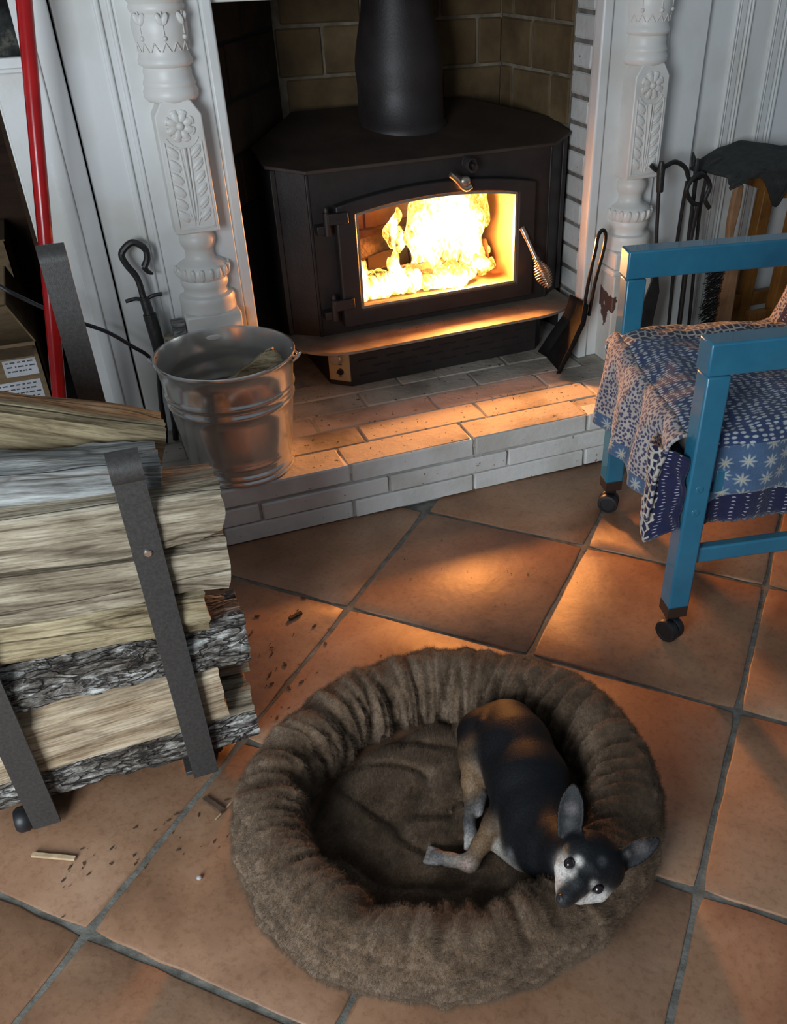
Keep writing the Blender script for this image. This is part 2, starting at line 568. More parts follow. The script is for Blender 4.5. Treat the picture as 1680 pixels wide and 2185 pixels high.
def brick_mesh(name, sx, sy, sz, mat, bev=0.004, seed=0, rough=0.0015):
    """worn brick centred on its origin, rounded edges baked in"""
    bm = bm_new()
    bx(bm, (-sx / 2, -sy / 2, -sz / 2), (sx / 2, sy / 2, sz / 2))
    bmesh.ops.bevel(bm, geom=list(bm.edges), offset=bev, segments=1, affect='EDGES')
    rnd = random.Random(seed)
    for v in bm.verts:
        v.co += Vector((rnd.uniform(-1, 1), rnd.uniform(-1, 1), rnd.uniform(-1, 1))) * rough
    me = bpy.data.meshes.new(name)
    bmesh.ops.recalc_face_normals(bm, faces=bm.faces)
    bm.to_mesh(me)
    bm.free()
    me.materials.append(MT[mat])
    return me


def piece(name, me, parent, loc, rot=(0, 0, 0), scale=(1, 1, 1)):
    o = bpy.data.objects.new(name, me)
    C.objects.link(o)
    o.parent = parent
    o.location = loc
    o.rotation_euler = rot
    o.scale = scale
    return o


def surface_nets(D, org, step):
    s = D < 0
    nx, ny, nz = D.shape
    cnt = np.zeros((nx - 1, ny - 1, nz - 1), np.uint8)
    acc = np.zeros((nx - 1, ny - 1, nz - 1, 3), np.float32)
    cor = [(i, j, k) for i in (0, 1) for j in (0, 1) for k in (0, 1)]
    sub = lambda A, c: A[c[0]:nx - 1 + c[0], c[1]:ny - 1 + c[1], c[2]:nz - 1 + c[2]]
    for a in cor:
        for ax in range(3):
            if a[ax]:
                continue
            b = list(a)
            b[ax] = 1
            sa, sb2 = sub(s, a), sub(s, b)
            m = sa != sb2
            if not m.any():
                continue
            da, db = sub(D, a)[m], sub(D, b)[m]
            t = da / (da - db)
            p = np.zeros((t.size, 3), np.float32)
            p[:] = a
            p[:, ax] = t
            acc[m] += p
            cnt[m] += 1
    act = cnt > 0
    idx = -np.ones(cnt.shape, np.int64)
    ijk = np.argwhere(act)
    idx[act] = np.arange(len(ijk))
    V = (ijk + acc[act] / cnt[act][:, None]) * step + org
    F = []
    for ax in range(3):
        o1, o2 = [(1, 2), (2, 0), (0, 1)][ax]
        sl0 = [slice(1, n - 1) for n in D.shape]
        sl1 = list(sl0)
        sl0[ax] = slice(0, D.shape[ax] - 1)
        sl1[ax] = slice(1, D.shape[ax])
        A, B = s[tuple(sl0)], s[tuple(sl1)]
        e = np.argwhere(A != B)
        fl = A[tuple(e.T)]
        e = e + np.array([0 if k == ax else 1 for k in range(3)])
        u = np.zeros(3, int)
        u[o1] = 1
        w = np.zeros(3, int)
        w[o2] = 1
        q = np.stack([idx[tuple((e - u - w).T)], idx[tuple((e - w).T)], idx[tuple(e.T)], idx[tuple((e - u).T)]], 1)
        q[~fl] = q[~fl][:, ::-1]
        F.append(q)
    return V, np.concatenate(F)

# ================================================================== THE SETTING
H = 0.153          # hearth top
WY = 0.37          # plane of the panelled wall
CA, SA = math.cos(math.radians(45.04)), math.sin(math.radians(45.04))
TS = 0.42


def tile_world(i, j):
    gx, gy = i - 0.7664, -j + 1.0968
    return Vector((TS * (CA * gx + SA * gy), TS * (-SA * gx + CA * gy), 0))


bm = bm_new()
bx(bm, (-2.2, -2.9, -0.05), (2.6, 0.4, -0.0045))
floor = tag(ob('floor', bm, 'grout', smooth=False), 'terracotta tile floor laid on the diagonal with grey grout', None, None, 'structure')
tile_meshes = []
for s in range(5):
    rnd = random.Random(100 + s)
    bm = bm_new()
    hs = TS / 2 - 0.0054
    n = 10
    ring = []
    for side in range(4):
        for k in range(n):
            t = -1 + 2 * k / n
            p = {0: (t, -1), 1: (1, t), 2: (-t, 1), 3: (-1, -t)}[side]
            w = 0.0016 if k else 0.0
            q = Vector((p[0] * hs, p[1] * hs))
            if k == 0:
                q *= 0.985
            q += Vector((rnd.uniform(-w, w), rnd.uniform(-w, w)))
            ring.append(q)
    lo = [bm.verts.new((q.x, q.y, -0.012)) for q in ring]
    md = [bm.verts.new((q.x, q.y, -0.0022)) for q in ring]
    hi = [bm.verts.new((q.x * 0.987, q.y * 0.987, 0.0)) for q in ring]
    m = len(ring)
    for k in range(m):
        k2 = (k + 1) % m
        bm.faces.new((lo[k], lo[k2], md[k2], md[k]))
        bm.faces.new((md[k], md[k2], hi[k2], hi[k]))
    bm.faces.new(hi)
    me = bpy.data.meshes.new('tile')
    bm.to_mesh(me)
    bm.free()
    me.materials.append(MT['tile'])
    me.polygons.foreach_set('use_smooth', [True] * len(me.polygons))
    me.set_sharp_from_angle(angle=math.radians(50))
    tile_meshes.append(me)
rt = random.Random(5)
for i in range(-3, 8):
    for j in range(-2, 8):
        c = tile_world(i + 0.5, j + 0.5)
        if not (-1.75 < c.x < 2.2 and -2.3 < c.y < 0.24):
            continue
        piece('tile', rt.choice(tile_meshes), floor, (c.x, c.y, rt.uniform(-0.0012, 0.0)),
              (rt.uniform(-.002, .002), rt.uniform(-.002, .002), math.radians(-45.04) + rt.choice((0, 1, 2, 3)) * PI / 2 + rt.uniform(-.004, .004)))

# hearth: raised platform of painted roman brick
bm = bm_new()
bx(bm, (-1.45, 0.008, -0.01), (1.6, 1.05, H - 0.0045))
hearth = tag(ob('hearth', bm, 'mortarw', smooth=False), 'raised hearth of long white painted bricks with sooty top', None, None, 'structure')
fb = [brick_mesh('brick', 0.3215, 0.06, 0.0465, 'brickpaint', 0.0035, s) for s in range(3)]
tb = [brick_mesh('brick', 0.3275, 0.0915, 0.03, 'hearthtop', 0.003, 10 + s, 0.0012) for s in range(3)]
sb = [brick_mesh('brick', 0.318, 0.092, 0.0455, 'hearthtop', 0.004, 20 + s) for s in range(3)]
rb = random.Random(3)
for row, (z, x0) in enumerate(((0.0245, -0.077), (0.0755, 0.02), (0.1285, -0.076))):
    for k in range(-2, 5):
        piece('brick', rb.choice(fb), hearth, (x0 + 0.328 * k + 0.164, 0.03 + rb.uniform(-.002, .002), z - 0.0005), (0, 0, rb.uniform(-.004, .004)))
for row in range(5):
    y = 0.047 + 0.095 * row + (0.003 if row else 0.0)
    x0 = (-0.086, -0.003, -0.10, 0.06, -0.14)[row]
    for k in range(-2, 5):
        piece('brick', rb.choice(tb), hearth, (x0 + 0.333 * k + 0.1665, y + (0.003 if row == 0 else 0), H - 0.0145 + rb.uniform(-.0015, .0005)),
              (rb.uniform(-.006, .006), rb.uniform(-.004, .004), rb.uniform(-.005, .005)))

# walls
bm = bm_new()
bx(bm, (-0.645, WY + 0.012, H), (-0.508, WY + 0.09, 2.3))
bx(bm, (-0.5035, WY + 0.012, H), (-0.27, WY + 0.09, 2.3))
bx(bm, (-0.27, WY + 0.012, 1.16), (0.82, WY + 0.09, 2.3))
bx(bm, (0.82, WY + 0.012, 0.0), (2.4, WY + 0.09, 2.3))
bx(bm, (-2.2, WY + 0.012, 0.985), (-0.645, WY + 0.09, 2.3))
wall = tag(ob('wall_back', bm, 'white', smooth=False), 'white painted wall around the fireplace', None, None, 'structure')
bm = bm_new()
bx(bm, (-0.53, WY + 0.09, H), (-0.48, WY + 0.11, 2.3))
ob('gap_shade_strip', bm, 'soot_shade', wall, smooth=False)  # black strip put behind the door gap to give its shade
# panel mouldings right of the fireplace: each strip its own part
for (x0, x1, d) in ((1.150, 1.158, 0.010), (1.160, 1.166, 0.008), (1.168, 1.186, 0.004), (1.188, 1.194, 0.008), (1.196, 1.203, 0.010),
                    (1.272, 1.280, 0.010), (1.282, 1.288, 0.008), (1.290, 1.310, 0.004), (1.312, 1.318, 0.008), (1.320, 1.328, 0.010)):
    bm = bm_new()
    bx(bm, (x0, WY + 0.012 - d, H), (x1, WY + 0.02, 2.3))
    ob('beading', bm, 'white', wall, bevel=0.0028)
# wood store nook left of the fireplace
bm = bm_new()
bx(bm, (-0.655, WY + 0.04, H - 0.01), (-0.60, 1.02, 1.05))
tag(ob('wall_nook_right', bm, 'brownwood', smooth=False), 'dark brown side of the wood store nook', None, None, 'structure')
bm = bm_new()
bx(bm, (-1.5, 0.96, H - 0.01), (-0.6, 1.02, 1.05))
bx(bm, (-1.5, WY + 0.04, H - 0.01), (-1.44, 1.0, 1.05))
bx(bm, (-1.5, WY + 0.05, 0.98), (-0.6, 1.02, 1.06))
tag(ob('wall_nook_back', bm, 'brownwood', smooth=False), 'dark brown back of the wood store nook', None, None, 'structure')

# firebox behind the stove
FZ0, FZ1 = H, 1.60
BL, BR = Vector((0.06, 0.93)), Vector((0.745, 0.93))
JL, JR = Vector((-0.255, 0.45)), Vector((0.80, 0.60))


def wall_quad(bm, a, b, z0, z1, t):
    d = (b - a).normalized()
    nrm = Vector((d.y, -d.x)) * t
    prism(bm, [(a.x, a.y), (b.x, b.y), (b.x - nrm.x, b.y - nrm.y), (a.x - nrm.x, a.y - nrm.y)], z0, z1)


firebox = thing('wall_firebox', 'smoke stained yellow brick lining of the fireplace opening', None, (0.3, 0.6, H), kind='structure')


def brick_wall(a, b, z0, z1, lx, lz, mat, parent, depth=0.05, joint=0.008, seed=0, mort='firemortar', zoff=0.0, first=0.0):
    """individual bricks on the line a->b (room side is on the left-hand normal)"""
    d = (b - a)
    L = d.length
    d.normalize()
    ang = math.atan2(d.y, d.x)
    nrm = Vector((d.y, -d.x))          # towards the room
    bm = bm_new()
    q0 = a - nrm * (depth)
    q1 = b - nrm * (depth)
    prism(bm, [(a.x - nrm.x * .004, a.y - nrm.y * .004), (b.x - nrm.x * .004, b.y - nrm.y * .004), (q1.x, q1.y), (q0.x, q0.y)], z0, z1)
    ob('mortar_bed', bm, mort, parent, world=True, smooth=False)
    rr = random.Random(seed)
    z = z0 + zoff
    r = 0
    loc0 = parent.location
    while z < z1 - 0.02:
        x = -(first + (lx * 0.5 if r % 2 else 0.0)) % lx - lx
        while x < L:
            xa, xb = max(x, 0), min(x + lx, L)
            if xb - xa > 0.03:
                key = (round(xb - xa, 3), lz, mat)
                if key not in brick_cache:
                    brick_cache[key] = brick_mesh('brick', xb - xa - joint, depth * 0.9, lz - joint, mat, 0.004, int(key[0] * 1000), 0.0012)
                c = a + d * ((xa + xb) / 2) - nrm * (depth * 0.45) + nrm * rr.uniform(0, 0.003)
                piece('brick', brick_cache[key], parent, (c.x - loc0.x, c.y - loc0.y, z + lz / 2 - loc0.z), (0, 0, ang))
            x += lx
        z += lz
        r += 1


brick_cache = {}
brick_wall(BL, BR, 0.61, FZ1, 0.235, 0.125, 'firebrick', firebox, seed=1, first=0.10)
brick_wall(BR + Vector((-0.002, 0.012)), JR, 0.61, FZ1, 0.19, 0.125, 'firebrick', firebox, seed=2, first=0.03)
brick_wall(JL, BL, 0.61, FZ1, 0.235, 0.125, 'darkbrick', firebox, seed=3, mort='soot_shade')  # left wall in darker brick and mortar than the back and right
# soot lined lower part of the recess and its back
bm = bm_new()
wall_quad(bm, BL + Vector((-.12, .06)), BR + Vector((.12, .06)), H - 0.01, FZ1, 0.03)
bx(bm, (0.775, 0.86, H), (0.85, 1.02, FZ1))
wall_quad(bm, JL, BL, H - 0.01, 0.61, 0.05)
wall_quad(bm, BL, BR, H - 0.01, 0.61, 0.05)
wall_quad(bm, BR, JR, H - 0.01, 0.61, 0.05)
bx(bm, (-0.4, 0.40, FZ1), (0.95, 1.1, FZ1 + 0.05))
ob('soot_lining', bm, 'soot_shade', firebox, world=True, smooth=False)
# white painted brick jamb, right side (brick ends seen on the return)
brick_wall(JR + Vector((0.0, -0.003)), Vector((0.80, 0.385)), H, FZ1, 0.2125, 0.0665, 'brickpaint', firebox, depth=0.06, joint=0.011, seed=4, mort='mortar')
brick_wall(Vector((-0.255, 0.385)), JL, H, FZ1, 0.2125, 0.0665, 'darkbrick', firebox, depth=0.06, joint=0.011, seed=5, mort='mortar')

# ================================================================== MANTEL SURROUND
mantel = thing('fireplace_surround', 'white carved wooden fireplace surround with turned columns', 'mantel', (0.275, WY, H))


def mb(name, parts, mat='white', bev=0.003, parent=None):
    bm = bm_new()
    for lo, hi in parts:
        bx(bm, lo, hi)
    return ob(name, bm, mat, parent or mantel, world=True, bevel=bev)


Z2 = 2.2
mb('side_board', [((-0.502, WY - 0.012, H), (-0.20, WY + 0.012, Z2))])
mb('side_board', [((0.735, WY - 0.012, H), (1.058, WY + 0.012, Z2))])
mb('header_board', [((-0.20, WY - 0.010, 1.086), (0.735, WY + 0.03, Z2))])
mb('inner_trim', [((-0.218, WY - 0.034, H), (-0.193, WY + 0.03, 1.105))], bev=0.005)
mb('inner_trim', [((0.733, WY - 0.034, H), (0.762, WY + 0.005, 1.5))], bev=0.005)
for x0, x1, y in ((-0.424, -0.412, 0.020), (-0.398, -0.388, 0.022), (-0.388, -0.218, 0.026)):
    mb('bead_strip' if x1 - x0 < 0.05 else 'back_plate', [((x0, WY - y, H), (x1, WY - 0.005, Z2))], bev=0.004)
for x0, x1, y in ((0.762, 0.935, 0.026),):
    mb('bead_strip' if x1 - x0 < 0.05 else 'back_plate', [((x0, WY - y, H), (x1, WY - 0.005, Z2))], bev=0.004)


def column(xc, ped_mat):
    cy = 0.335
    col = thing('column', None, None, (xc - 0.275, cy - WY, 0))
    col.parent = mantel
    # turned lower baluster
    bm = bm_new()
    prof = [(0.0, 0.318), (0.066, 0.318), (0.066, 0.326), (0.0645, 0.334), (0.0665, 0.343), (0.063, 0.353), (0.052, 0.357), (0.050, 0.366), (0.0545, 0.374),
            (0.0565, 0.384), (0.054, 0.391), (0.0585, 0.397), (0.061, 0.408), (0.058, 0.420), (0.050, 0.428), (0.036, 0.434), (0.0325, 0.443), (0.033, 0.456),
            (0.036, 0.462), (0.0395, 0.468), (0.0415, 0.478), (0.039, 0.490), (0.034, 0.496), (0.034, 0.506), (0, 0.506)]
    lathe(bm, prof, n=48)
    ob('lower_baluster', bm, 'cream', col, sharp=50)
    # gadroon lobes round the bulb
    bm = bm_new()
    for k in range(18):
        a = 2 * PI * k / 18
        ellip(bm, (0.0585 * math.cos(a), 0.0585 * math.sin(a), 0.408), (0.0065, 0.0075, 0.0155), rotm('Z', a) @ rotm('Y', 0.25), 8, 6)
    ob('gadroon_band', bm, 'cream', col)
    # turned upper baluster
    bm = bm_new()
    prof = [(0, 0.765), (0.050, 0.765), (0.056, 0.772), (0.057, 0.783), (0.052, 0.792), (0.0545, 0.797), (0.052, 0.803), (0.049, 0.811), (0.050, 0.820), (0.047, 0.828),
            (0.055, 0.833), (0.056, 0.840), (0.053, 0.846), (0.050, 0.856), (0.053, 0.872), (0.0555, 0.890), (0.056, 0.905), (0.053, 0.916), (0.050, 0.922), (0.0545, 0.928),
            (0.0565, 0.934), (0.053, 0.940), (0.060, 0.948), (0.064, 0.960), (0.064, 0.972), (0.058, 0.985), (0.060, 1.0), (0.066, 1.03), (0.07, 1.10), (0.06, 1.25), (0.05, 1.45), (0.05, 1.9), (0, 1.9)]
    lathe(bm, prof, n=48)
    ob('upper_baluster', bm, 'cream', col, sharp=50)
    # incised leaf triangles and tassels on the vase
    bm = bm_new()
    for k in range(7):
        a = -PI / 2 + (k - 3) * 0.42
        dr = Vector((math.cos(a), math.sin(a), 0))
        tg = Vector((-dr.y, dr.x, 0))
        for s in (-1, 1):
            tube(bm, [dr * 0.0530 + tg * 0.009 * s + Vector((0, 0, 0.858)), dr * 0.0550 + Vector((0, 0, 0.874))], 0.0011, 6)
        if k % 2:
            tube(bm, [dr * 0.0578 + Vector((0, 0, 0.928)), dr * 0.0570 + Vector((0, 0, 0.888))], 0.0012, 6)
            ellip(bm, dr * 0.0565 + Vector((0, 0, 0.882)), (0.0045, 0.0045, 0.005), None, 8, 6)
            for s in (-1, 1):
                ellip(bm, dr * 0.0562 + tg * 0.006 * s + Vector((0, 0, 0.915)), (0.006, 0.004, 0.012), rotm('Y', 0.4 * s), 8, 6)
    ob('vase_carving', bm, 'cream', col)
    # carved block with shouldered top
    w, f = 0.049, -0.050
    BX = 0.006
    bm = bm_new()
    prism(bm, [(-w, 0.502), (w, 0.502), (w, 0.742), (w * 0.62, 0.770), (-w * 0.62, 0.770), (-w, 0.742)], f, 0.03, axis='y')
    ob('carved_block', bm, 'cream', col, bevel=0.003)
    # raised border of the leaf panel
    bm = bm_new()
    bw = 0.0035
    x0, x1, z0, z1 = -0.037, 0.037, 0.515, 0.692
    for lo, hi in (((x0 - bw, z0 - bw), (x0, z1)), ((x1, z0 - bw), (x1 + bw, z1)), ((x0, z0 - bw), (x1, z0))):
        bx(bm, (lo[0], f - 0.0025, lo[1]), (hi[0], f + 0.002, hi[1]))
    # arc under the rosette
    arc = [(0.037 * math.cos(t) * 1.0, 0.715 + 0.037 * math.sin(t)) for t in np.linspace(math.radians(205), math.radians(335), 14)]
    tube(bm, [(p[0], f - 0.0005, p[1]) for p in arc], 0.0022, 6)
    ob('panel_border', bm, 'cream', col, bevel=0.001)
    # rosette
    bm = bm_new()
    for k in range(8):
        a = 2 * PI * k / 8 + PI / 8
        c = Vector((0.0190 * math.cos(a), f - 0.001, 0.722 + 0.0190 * math.sin(a)))
        ellip(bm, c, (0.0125, 0.0046, 0.0080), rotm('Y', -a), 12, 8)
        c2 = Vector((0.0275 * math.cos(a), f - 0.0005, 0.722 + 0.0275 * math.sin(a)))
        ellip(bm, c2, (0.0052, 0.0040, 0.0090), rotm('Y', -a), 10, 6)
    ellip(bm, (0, f - 0.003, 0.722), (0.0085, 0.007, 0.0085), None, 14, 8)
    ob('rosette', bm, 'cream', col)
    # acanthus leaves each side of a fluted stem
    bm = bm_new()
    for s in (-1, 1):
        for k in range(6):
            z = 0.673 - 0.026 * k
            for q, (dx, dz, rx, rz) in enumerate(((0, 0, 0.0165, 0.0065), (0.003, -0.006, 0.014, 0.0045))):
                ellip(bm, (s * (0.0235 + dx * 0.6), f - 0.0008, z + dz), (rx, 0.0038 - q * 0.0006, rz), rotm('Y', s * -0.75), 12, 7)
        tube(bm, [(s * 0.0105, f, 0.678), (s * 0.0075, f - 0.001, 0.62), (s * 0.006, f - 0.001, 0.56), (s * 0.003, f, 0.522)], [0.003, 0.0028, 0.0025, 0.001], 8)
        for k in range(4):
            ellip(bm, (s * (0.004 + 0.0042 * k), f - 0.0005, 0.532 + 0.003 * k), (0.0026, 0.003, 0.014), rotm('Y', s * 0.3 * k), 8, 6)
    tube(bm, [(0, f + 0.001, 0.680), (0, f - 0.001, 0.60), (0, f, 0.53)], [0.009, 0.0055, 0.002], 10, flat=0.6)
    ob('leaf_carving', bm, 'cream', col)
    # pedestal
    bm = bm_new()
    bx(bm, (-0.062, -0.060, 0.0), (0.062, 0.03, 0.255))
    ob('pedestal', bm, ped_mat, col, bevel=0.004)
    bm = bm_new()
    bx(bm, (-0.072, -0.068, 0.255), (0.072, 0.03, 0.272))
    bx(bm, (-0.066, -0.064, 0.272), (0.066, 0.03, 0.318))
    ob('pedestal_cap', bm, 'cream', col, bevel=0.005)
    return col


column(-0.305, 'cream')
column(0.858, 'chipped')
# cupboard door strip left of the surround and its sill
bm = bm_new()
bx(bm, (-0.641, WY - 0.004, H), (-0.5075, WY + 0.012, 2.2))
dr = tag(ob('cupboard_door', bm, 'white', bevel=0.003), 'plain white cupboard door left of the surround, dark gap beside it', 'door')
bm = bm_new()
bx(bm, (-0.575, WY - 0.010, H), (-0.548, WY - 0.003, 2.2))
ob('stile_bead', bm, 'white', dr, bevel=0.004)

# ================================================================== WOOD STOVE INSERT
stove = thing('wood_stove', 'black iron wood stove with arched glass door, set in the fireplace', 'stove', (0.352, 0.494, H), math.radians(2.5))
BODY = [(-0.35, 0.0), (0.35, 0.0), (0.43, 0.06), (0.43, 0.17), (0.25, 0.39), (-0.25, 0.39), (-0.43, 0.17), (-0.43, 0.06)]
ZB = 0.137


def ztop(y):
    return 0.560 + 0.16 * y


def arch(hw, z0, zc, zm, n=14):
    """closed outline of an arched opening, counter-clockwise from bottom-left"""
    pts = [(-hw, z0)]
    pts += [(-hw + 2 * hw * k / n, z0) for k in range(1, n)]
    pts += [(hw, z0)]
    pts += [(hw, z0 + (zc - z0) * k / 6) for k in range(1, 6)]
    for k in range(n + 1):
        x = hw - 2 * hw * k / n
        pts.append((x, zc + (zm - zc) * (1 - (x / hw) ** 2)))
    pts += [(-hw, zc - (zc - z0) * k / 6) for k in range(1, 6)]
    return pts


def ring_plate(bm, outer, inner, y0, y1):
    n = len(outer)
    A = [[bm.verts.new((p[0], y, p[1])) for p in loop] for loop, y in ((outer, y0), (inner, y0), (outer, y1), (inner, y1))]
    for k in range(n):
        k2 = (k + 1) % n
        bm.faces.new((A[0][k], A[0][k2], A[1][k2], A[1][k]))
        bm.faces.new((A[2][k2], A[2][k], A[3][k], A[3][k2]))
        bm.faces.new((A[0][k2], A[0][k], A[2][k], A[2][k2]))
        bm.faces.new((A[1][k], A[1][k2], A[3][k2], A[3][k]))


bm = bm_new()
lo = [bm.verts.new((p[0], p[1], ZB)) for p in BODY]
hi = [bm.verts.new((p[0], p[1], ztop(p[1]))) for p in BODY]
for k in range(1, 8):
    k2 = (k + 1) % 8
    bm.faces.new((lo[k], lo[k2], hi[k2], hi[k]))
bm.faces.new(lo)
bm.faces.new(hi[::-1])
body = ob('body', bm, 'iron', stove, smooth=False, fix=False)
bm = bm_new()
ring_plate(bm, arch(0.35, ZB, 0.560, 0.560), arch(0.262, 0.180, 0.478, 0.490), 0.0, 0.012)
ob('front_plate', bm, 'iron', stove, sharp=30)
# vertical seams by the chamfers
for s in (-1, 1):
    bm = bm_new()
    bx(bm, (s * 0.352 - 0.004, -0.004, ZB), (s * 0.352 + 0.004, 0.004, 0.556))
    ob('corner_seam', bm, 'iron', stove, bevel=0.002)
    bm = bm_new()
    bx(bm, (s * 0.424 - 0.007, 0.046, ZB), (s * 0.424 + 0.007, 0.062, 0.565))
    ob('side_rib', bm, 'iron', stove, bevel=0.002)
TOP = [(-0.357, -0.014), (0.357, -0.014), (0.442, 0.050), (0.442, 0.175), (0.26, 0.40), (-0.26, 0.40), (-0.442, 0.175), (-0.442, 0.050)]
bm = bm_new()
lo = [bm.verts.new((p[0], p[1], ztop(p[1]))) for p in TOP]
hi = [bm.verts.new((p[0], p[1], ztop(p[1]) + 0.009)) for p in TOP]
for k in range(8):
    k2 = (k + 1) % 8
    bm.faces.new((lo[k], lo[k2], hi[k2], hi[k]))
bm.faces.new(lo[::-1])
bm.faces.new(hi)
ob('top_plate', bm, 'irontop', stove, bevel=0.002)
# interior lining, open to the front
bm = bm_new()
x, y0, y1, z0, z1 = 0.30, 0.012, 0.33, 0.165, 0.535
for lo_, hi_ in (((-x - .01, y0, z0 - .01), (-x, y1, z1)), ((x, y0, z0 - .01), (x + .01, y1, z1)), ((-x, y1, z0 - .01), (x, y1 + .01, z1)),
                 ((-x, y0, z0 - .01), (x, y1, z0)), ((-x, y0, z1 - .03), (x, y1, z1))):
    bx(bm, lo_, hi_)
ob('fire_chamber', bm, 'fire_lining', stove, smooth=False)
bm = bm_new()
for k in range(3):
    for j in range(2):
        bx(bm, (-0.28 + 0.19 * k, 0.322, 0.19 + 0.125 * j), (-0.28 + 0.19 * k + 0.182, 0.332, 0.19 + 0.125 * j + 0.118))
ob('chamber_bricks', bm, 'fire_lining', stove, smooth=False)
# door
door = None
bm = bm_new()
ring_plate(bm, arch(0.292, 0.160, 0.478, 0.508), arch(0.238, 0.204, 0.455, 0.476), -0.030, 0.0)
door = ob('door', bm, 'iron', stove, bevel=0.004, sharp=30)
bm = bm_new()
ring_plate(bm, arch(0.2395, 0.2025, 0.4565, 0.4775), arch(0.231, 0.211, 0.449, 0.469), -0.024, -0.010)
ob('glass_gasket', bm, 'lip', door, sharp=30)
bm = bm_new()
ring = arch(0.239, 0.203, 0.456, 0.477)
bm.faces.new([bm.verts.new((p[0], -0.014, p[1])) for p in ring])
ext = bmesh.ops.extrude_face_region(bm, geom=list(bm.faces))
bmesh.ops.translate(bm, vec=(0, 0.004, 0), verts=[v for v in ext['geom'] if isinstance(v, bmesh.types.BMVert)])
ob('glass_pane', bm, 'glass', door, smooth=False)
# hinges
for z in (0.442, 0.218):
    bm = bm_new()
    tube(bm, [(-0.318, -0.030, z - 0.030), (-0.318, -0.030, z + 0.026)], 0.0095, 14)
    tube(bm, [(-0.318, -0.030, z + 0.026), (-0.318, -0.030, z + 0.034), (-0.318, -0.030, z + 0.040)], [0.006, 0.007, 0.003], 12)
    hg = ob('hinge', bm, 'iron', door, sharp=40)
    bm = bm_new()
    bx(bm, (-0.318, -0.040, z - 0.004), (-0.262, -0.026, z + 0.024))
    bx(bm, (-0.345, -0.030, z - 0.028), (-0.312, 0.002, z - 0.006))
    ob('hinge_leaf', bm, 'iron', door, bevel=0.002)
# handle with a coil spring grip
A, B = Vector((0.252, -0.034, 0.352)), Vector((0.298, -0.105, 0.215))
path = [A + Vector((-0.004, 0.004, 0.008)), A, A.lerp(B, 0.25), A.lerp(B, 0.5), B]
bm = bm_new()
tube(bm, spline(path, 6), [0.0095] * 4 + [0.008] * 6 + [0.0062] * 15, 12)
hd = ob('handle', bm, 'spring', door, sharp=50)
bm = bm_new()
ax = (B - A).normalized()
a, b = frame_of(ax)
pts = []
turns = 13
for k in range(turns * 14 + 1):
    t = k / (turns * 14)
    r = 0.0075 + 0.0150 * math.sin(PI * min(1, max(0, (t - 0.12) / 0.88))) ** 1.1
    ang = 2 * PI * turns * t
    pts.append(A.lerp(B, 0.50 + 0.56 * t) + (a * math.cos(ang) + b * math.sin(ang)) * r)
tube(bm, pts, 0.0024, 6)
ob('spring_grip', bm, 'spring', door)
# damper lever and coil knob under the top plate
bm = bm_new()
pts = []
for k in range(5 * 14 + 1):
    t = k / 70
    pts.append(Vector((0.082 + 0.013 * math.cos(2 * PI * 5 * t), -0.016 - 0.045 * t, 0.545 + 0.015 * math.sin(2 * PI * 5 * t))))
tube(bm, pts, 0.0026, 6)
tube(bm, [(0.082, 0.0, 0.545), (0.082, -0.06, 0.545)], 0.004, 8)
ob('damper_coil', bm, 'iron', stove)
bm = bm_new()
tube(bm, spline([(0.020, -0.052, 0.528), (0.040, -0.048, 0.512), (0.056, -0.046, 0.494), (0.070, -0.046, 0.486), (0.084, -0.046, 0.492)], 6), 0.0052, 8, flat=1.3)
ellip(bm, (0.066, -0.045, 0.505), (0.016, 0.010, 0.014), None, 12, 8)
tube(bm, [(0.066, 0.0, 0.508), (0.066, -0.045, 0.506)], 0.007, 10)
ob('latch_lever', bm, 'spring', stove)
# ash lip
bm = bm_new()
xl, xr, yf, rad = -0.440, 0.408, -0.138, 0.150
pts = [(xl, 0.06)]
for t in np.linspace(PI, 1.5 * PI, 12):
    pts.append((xl + rad + rad * math.cos(t), yf + 0.115 + 0.115 * math.sin(t)))
for t in np.linspace(1.5 * PI, 2 * PI, 12):
    pts.append((xr - rad + rad * math.cos(t), yf + 0.100 + 0.100 * math.sin(t)))
pts.append((xr + 0.006, 0.03))
pts.append((0.42, 0.08))
prism(bm, pts, 0.129, 0.137)
ob('ash_lip', bm, 'lip', stove, bevel=0.0015)
# blower housing, louvre slots shown as raised dark bars for their shade
bm = bm_new()
prism(bm, [(-0.345, -0.015), (-0.297, -0.060), (0.292, -0.060), (0.330, -0.02), (0.330, 0.20), (-0.345, 0.20)], 0.002, 0.128)
bl = ob('blower_housing', bm, 'iron', stove, smooth=False)
bm = bm_new()
bx(bm, (-0.027, -0.0012, -0.0024), (0.027, 0.0012, 0.0024))
sm = bpy.data.meshes.new('louvre_shade_bar')
bm.to_mesh(sm)
bm.free()
sm.materials.append(MT['soot_shade'])
for r in range(4):
    for k in range(7):
        xx = -0.245 + 0.082 * k + (0.041 if r % 2 else 0)
        if xx < 0.27:
            piece('louvre_shade_bar', sm, bl, (xx, -0.0605, 0.030 + 0.022 * r))
ang = math.atan2(-0.045, 0.048)
panel = bm_new()
bx(panel, (-0.032, -0.003, -0.052), (0.032, 0.003, 0.052))
pn = ob('control_panel', panel, 'brass', stove, bevel=0.001)
pn.location = (-0.3225, -0.0405, 0.070)
pn.rotation_euler = (0, 0, ang)
bm = bm_new()
lathe(bm, [(0, 0), (0.0165, 0), (0.0165, 0.016), (0.015, 0.018), (0, 0.018)], n=28)
bm.transform(Matrix.Rotation(PI / 2, 4, 'X'))
kn = ob('knob', bm, 'chrome', pn, sharp=30)
kn.location = (-0.003, -0.003, 0.018)
bm = bm_new()
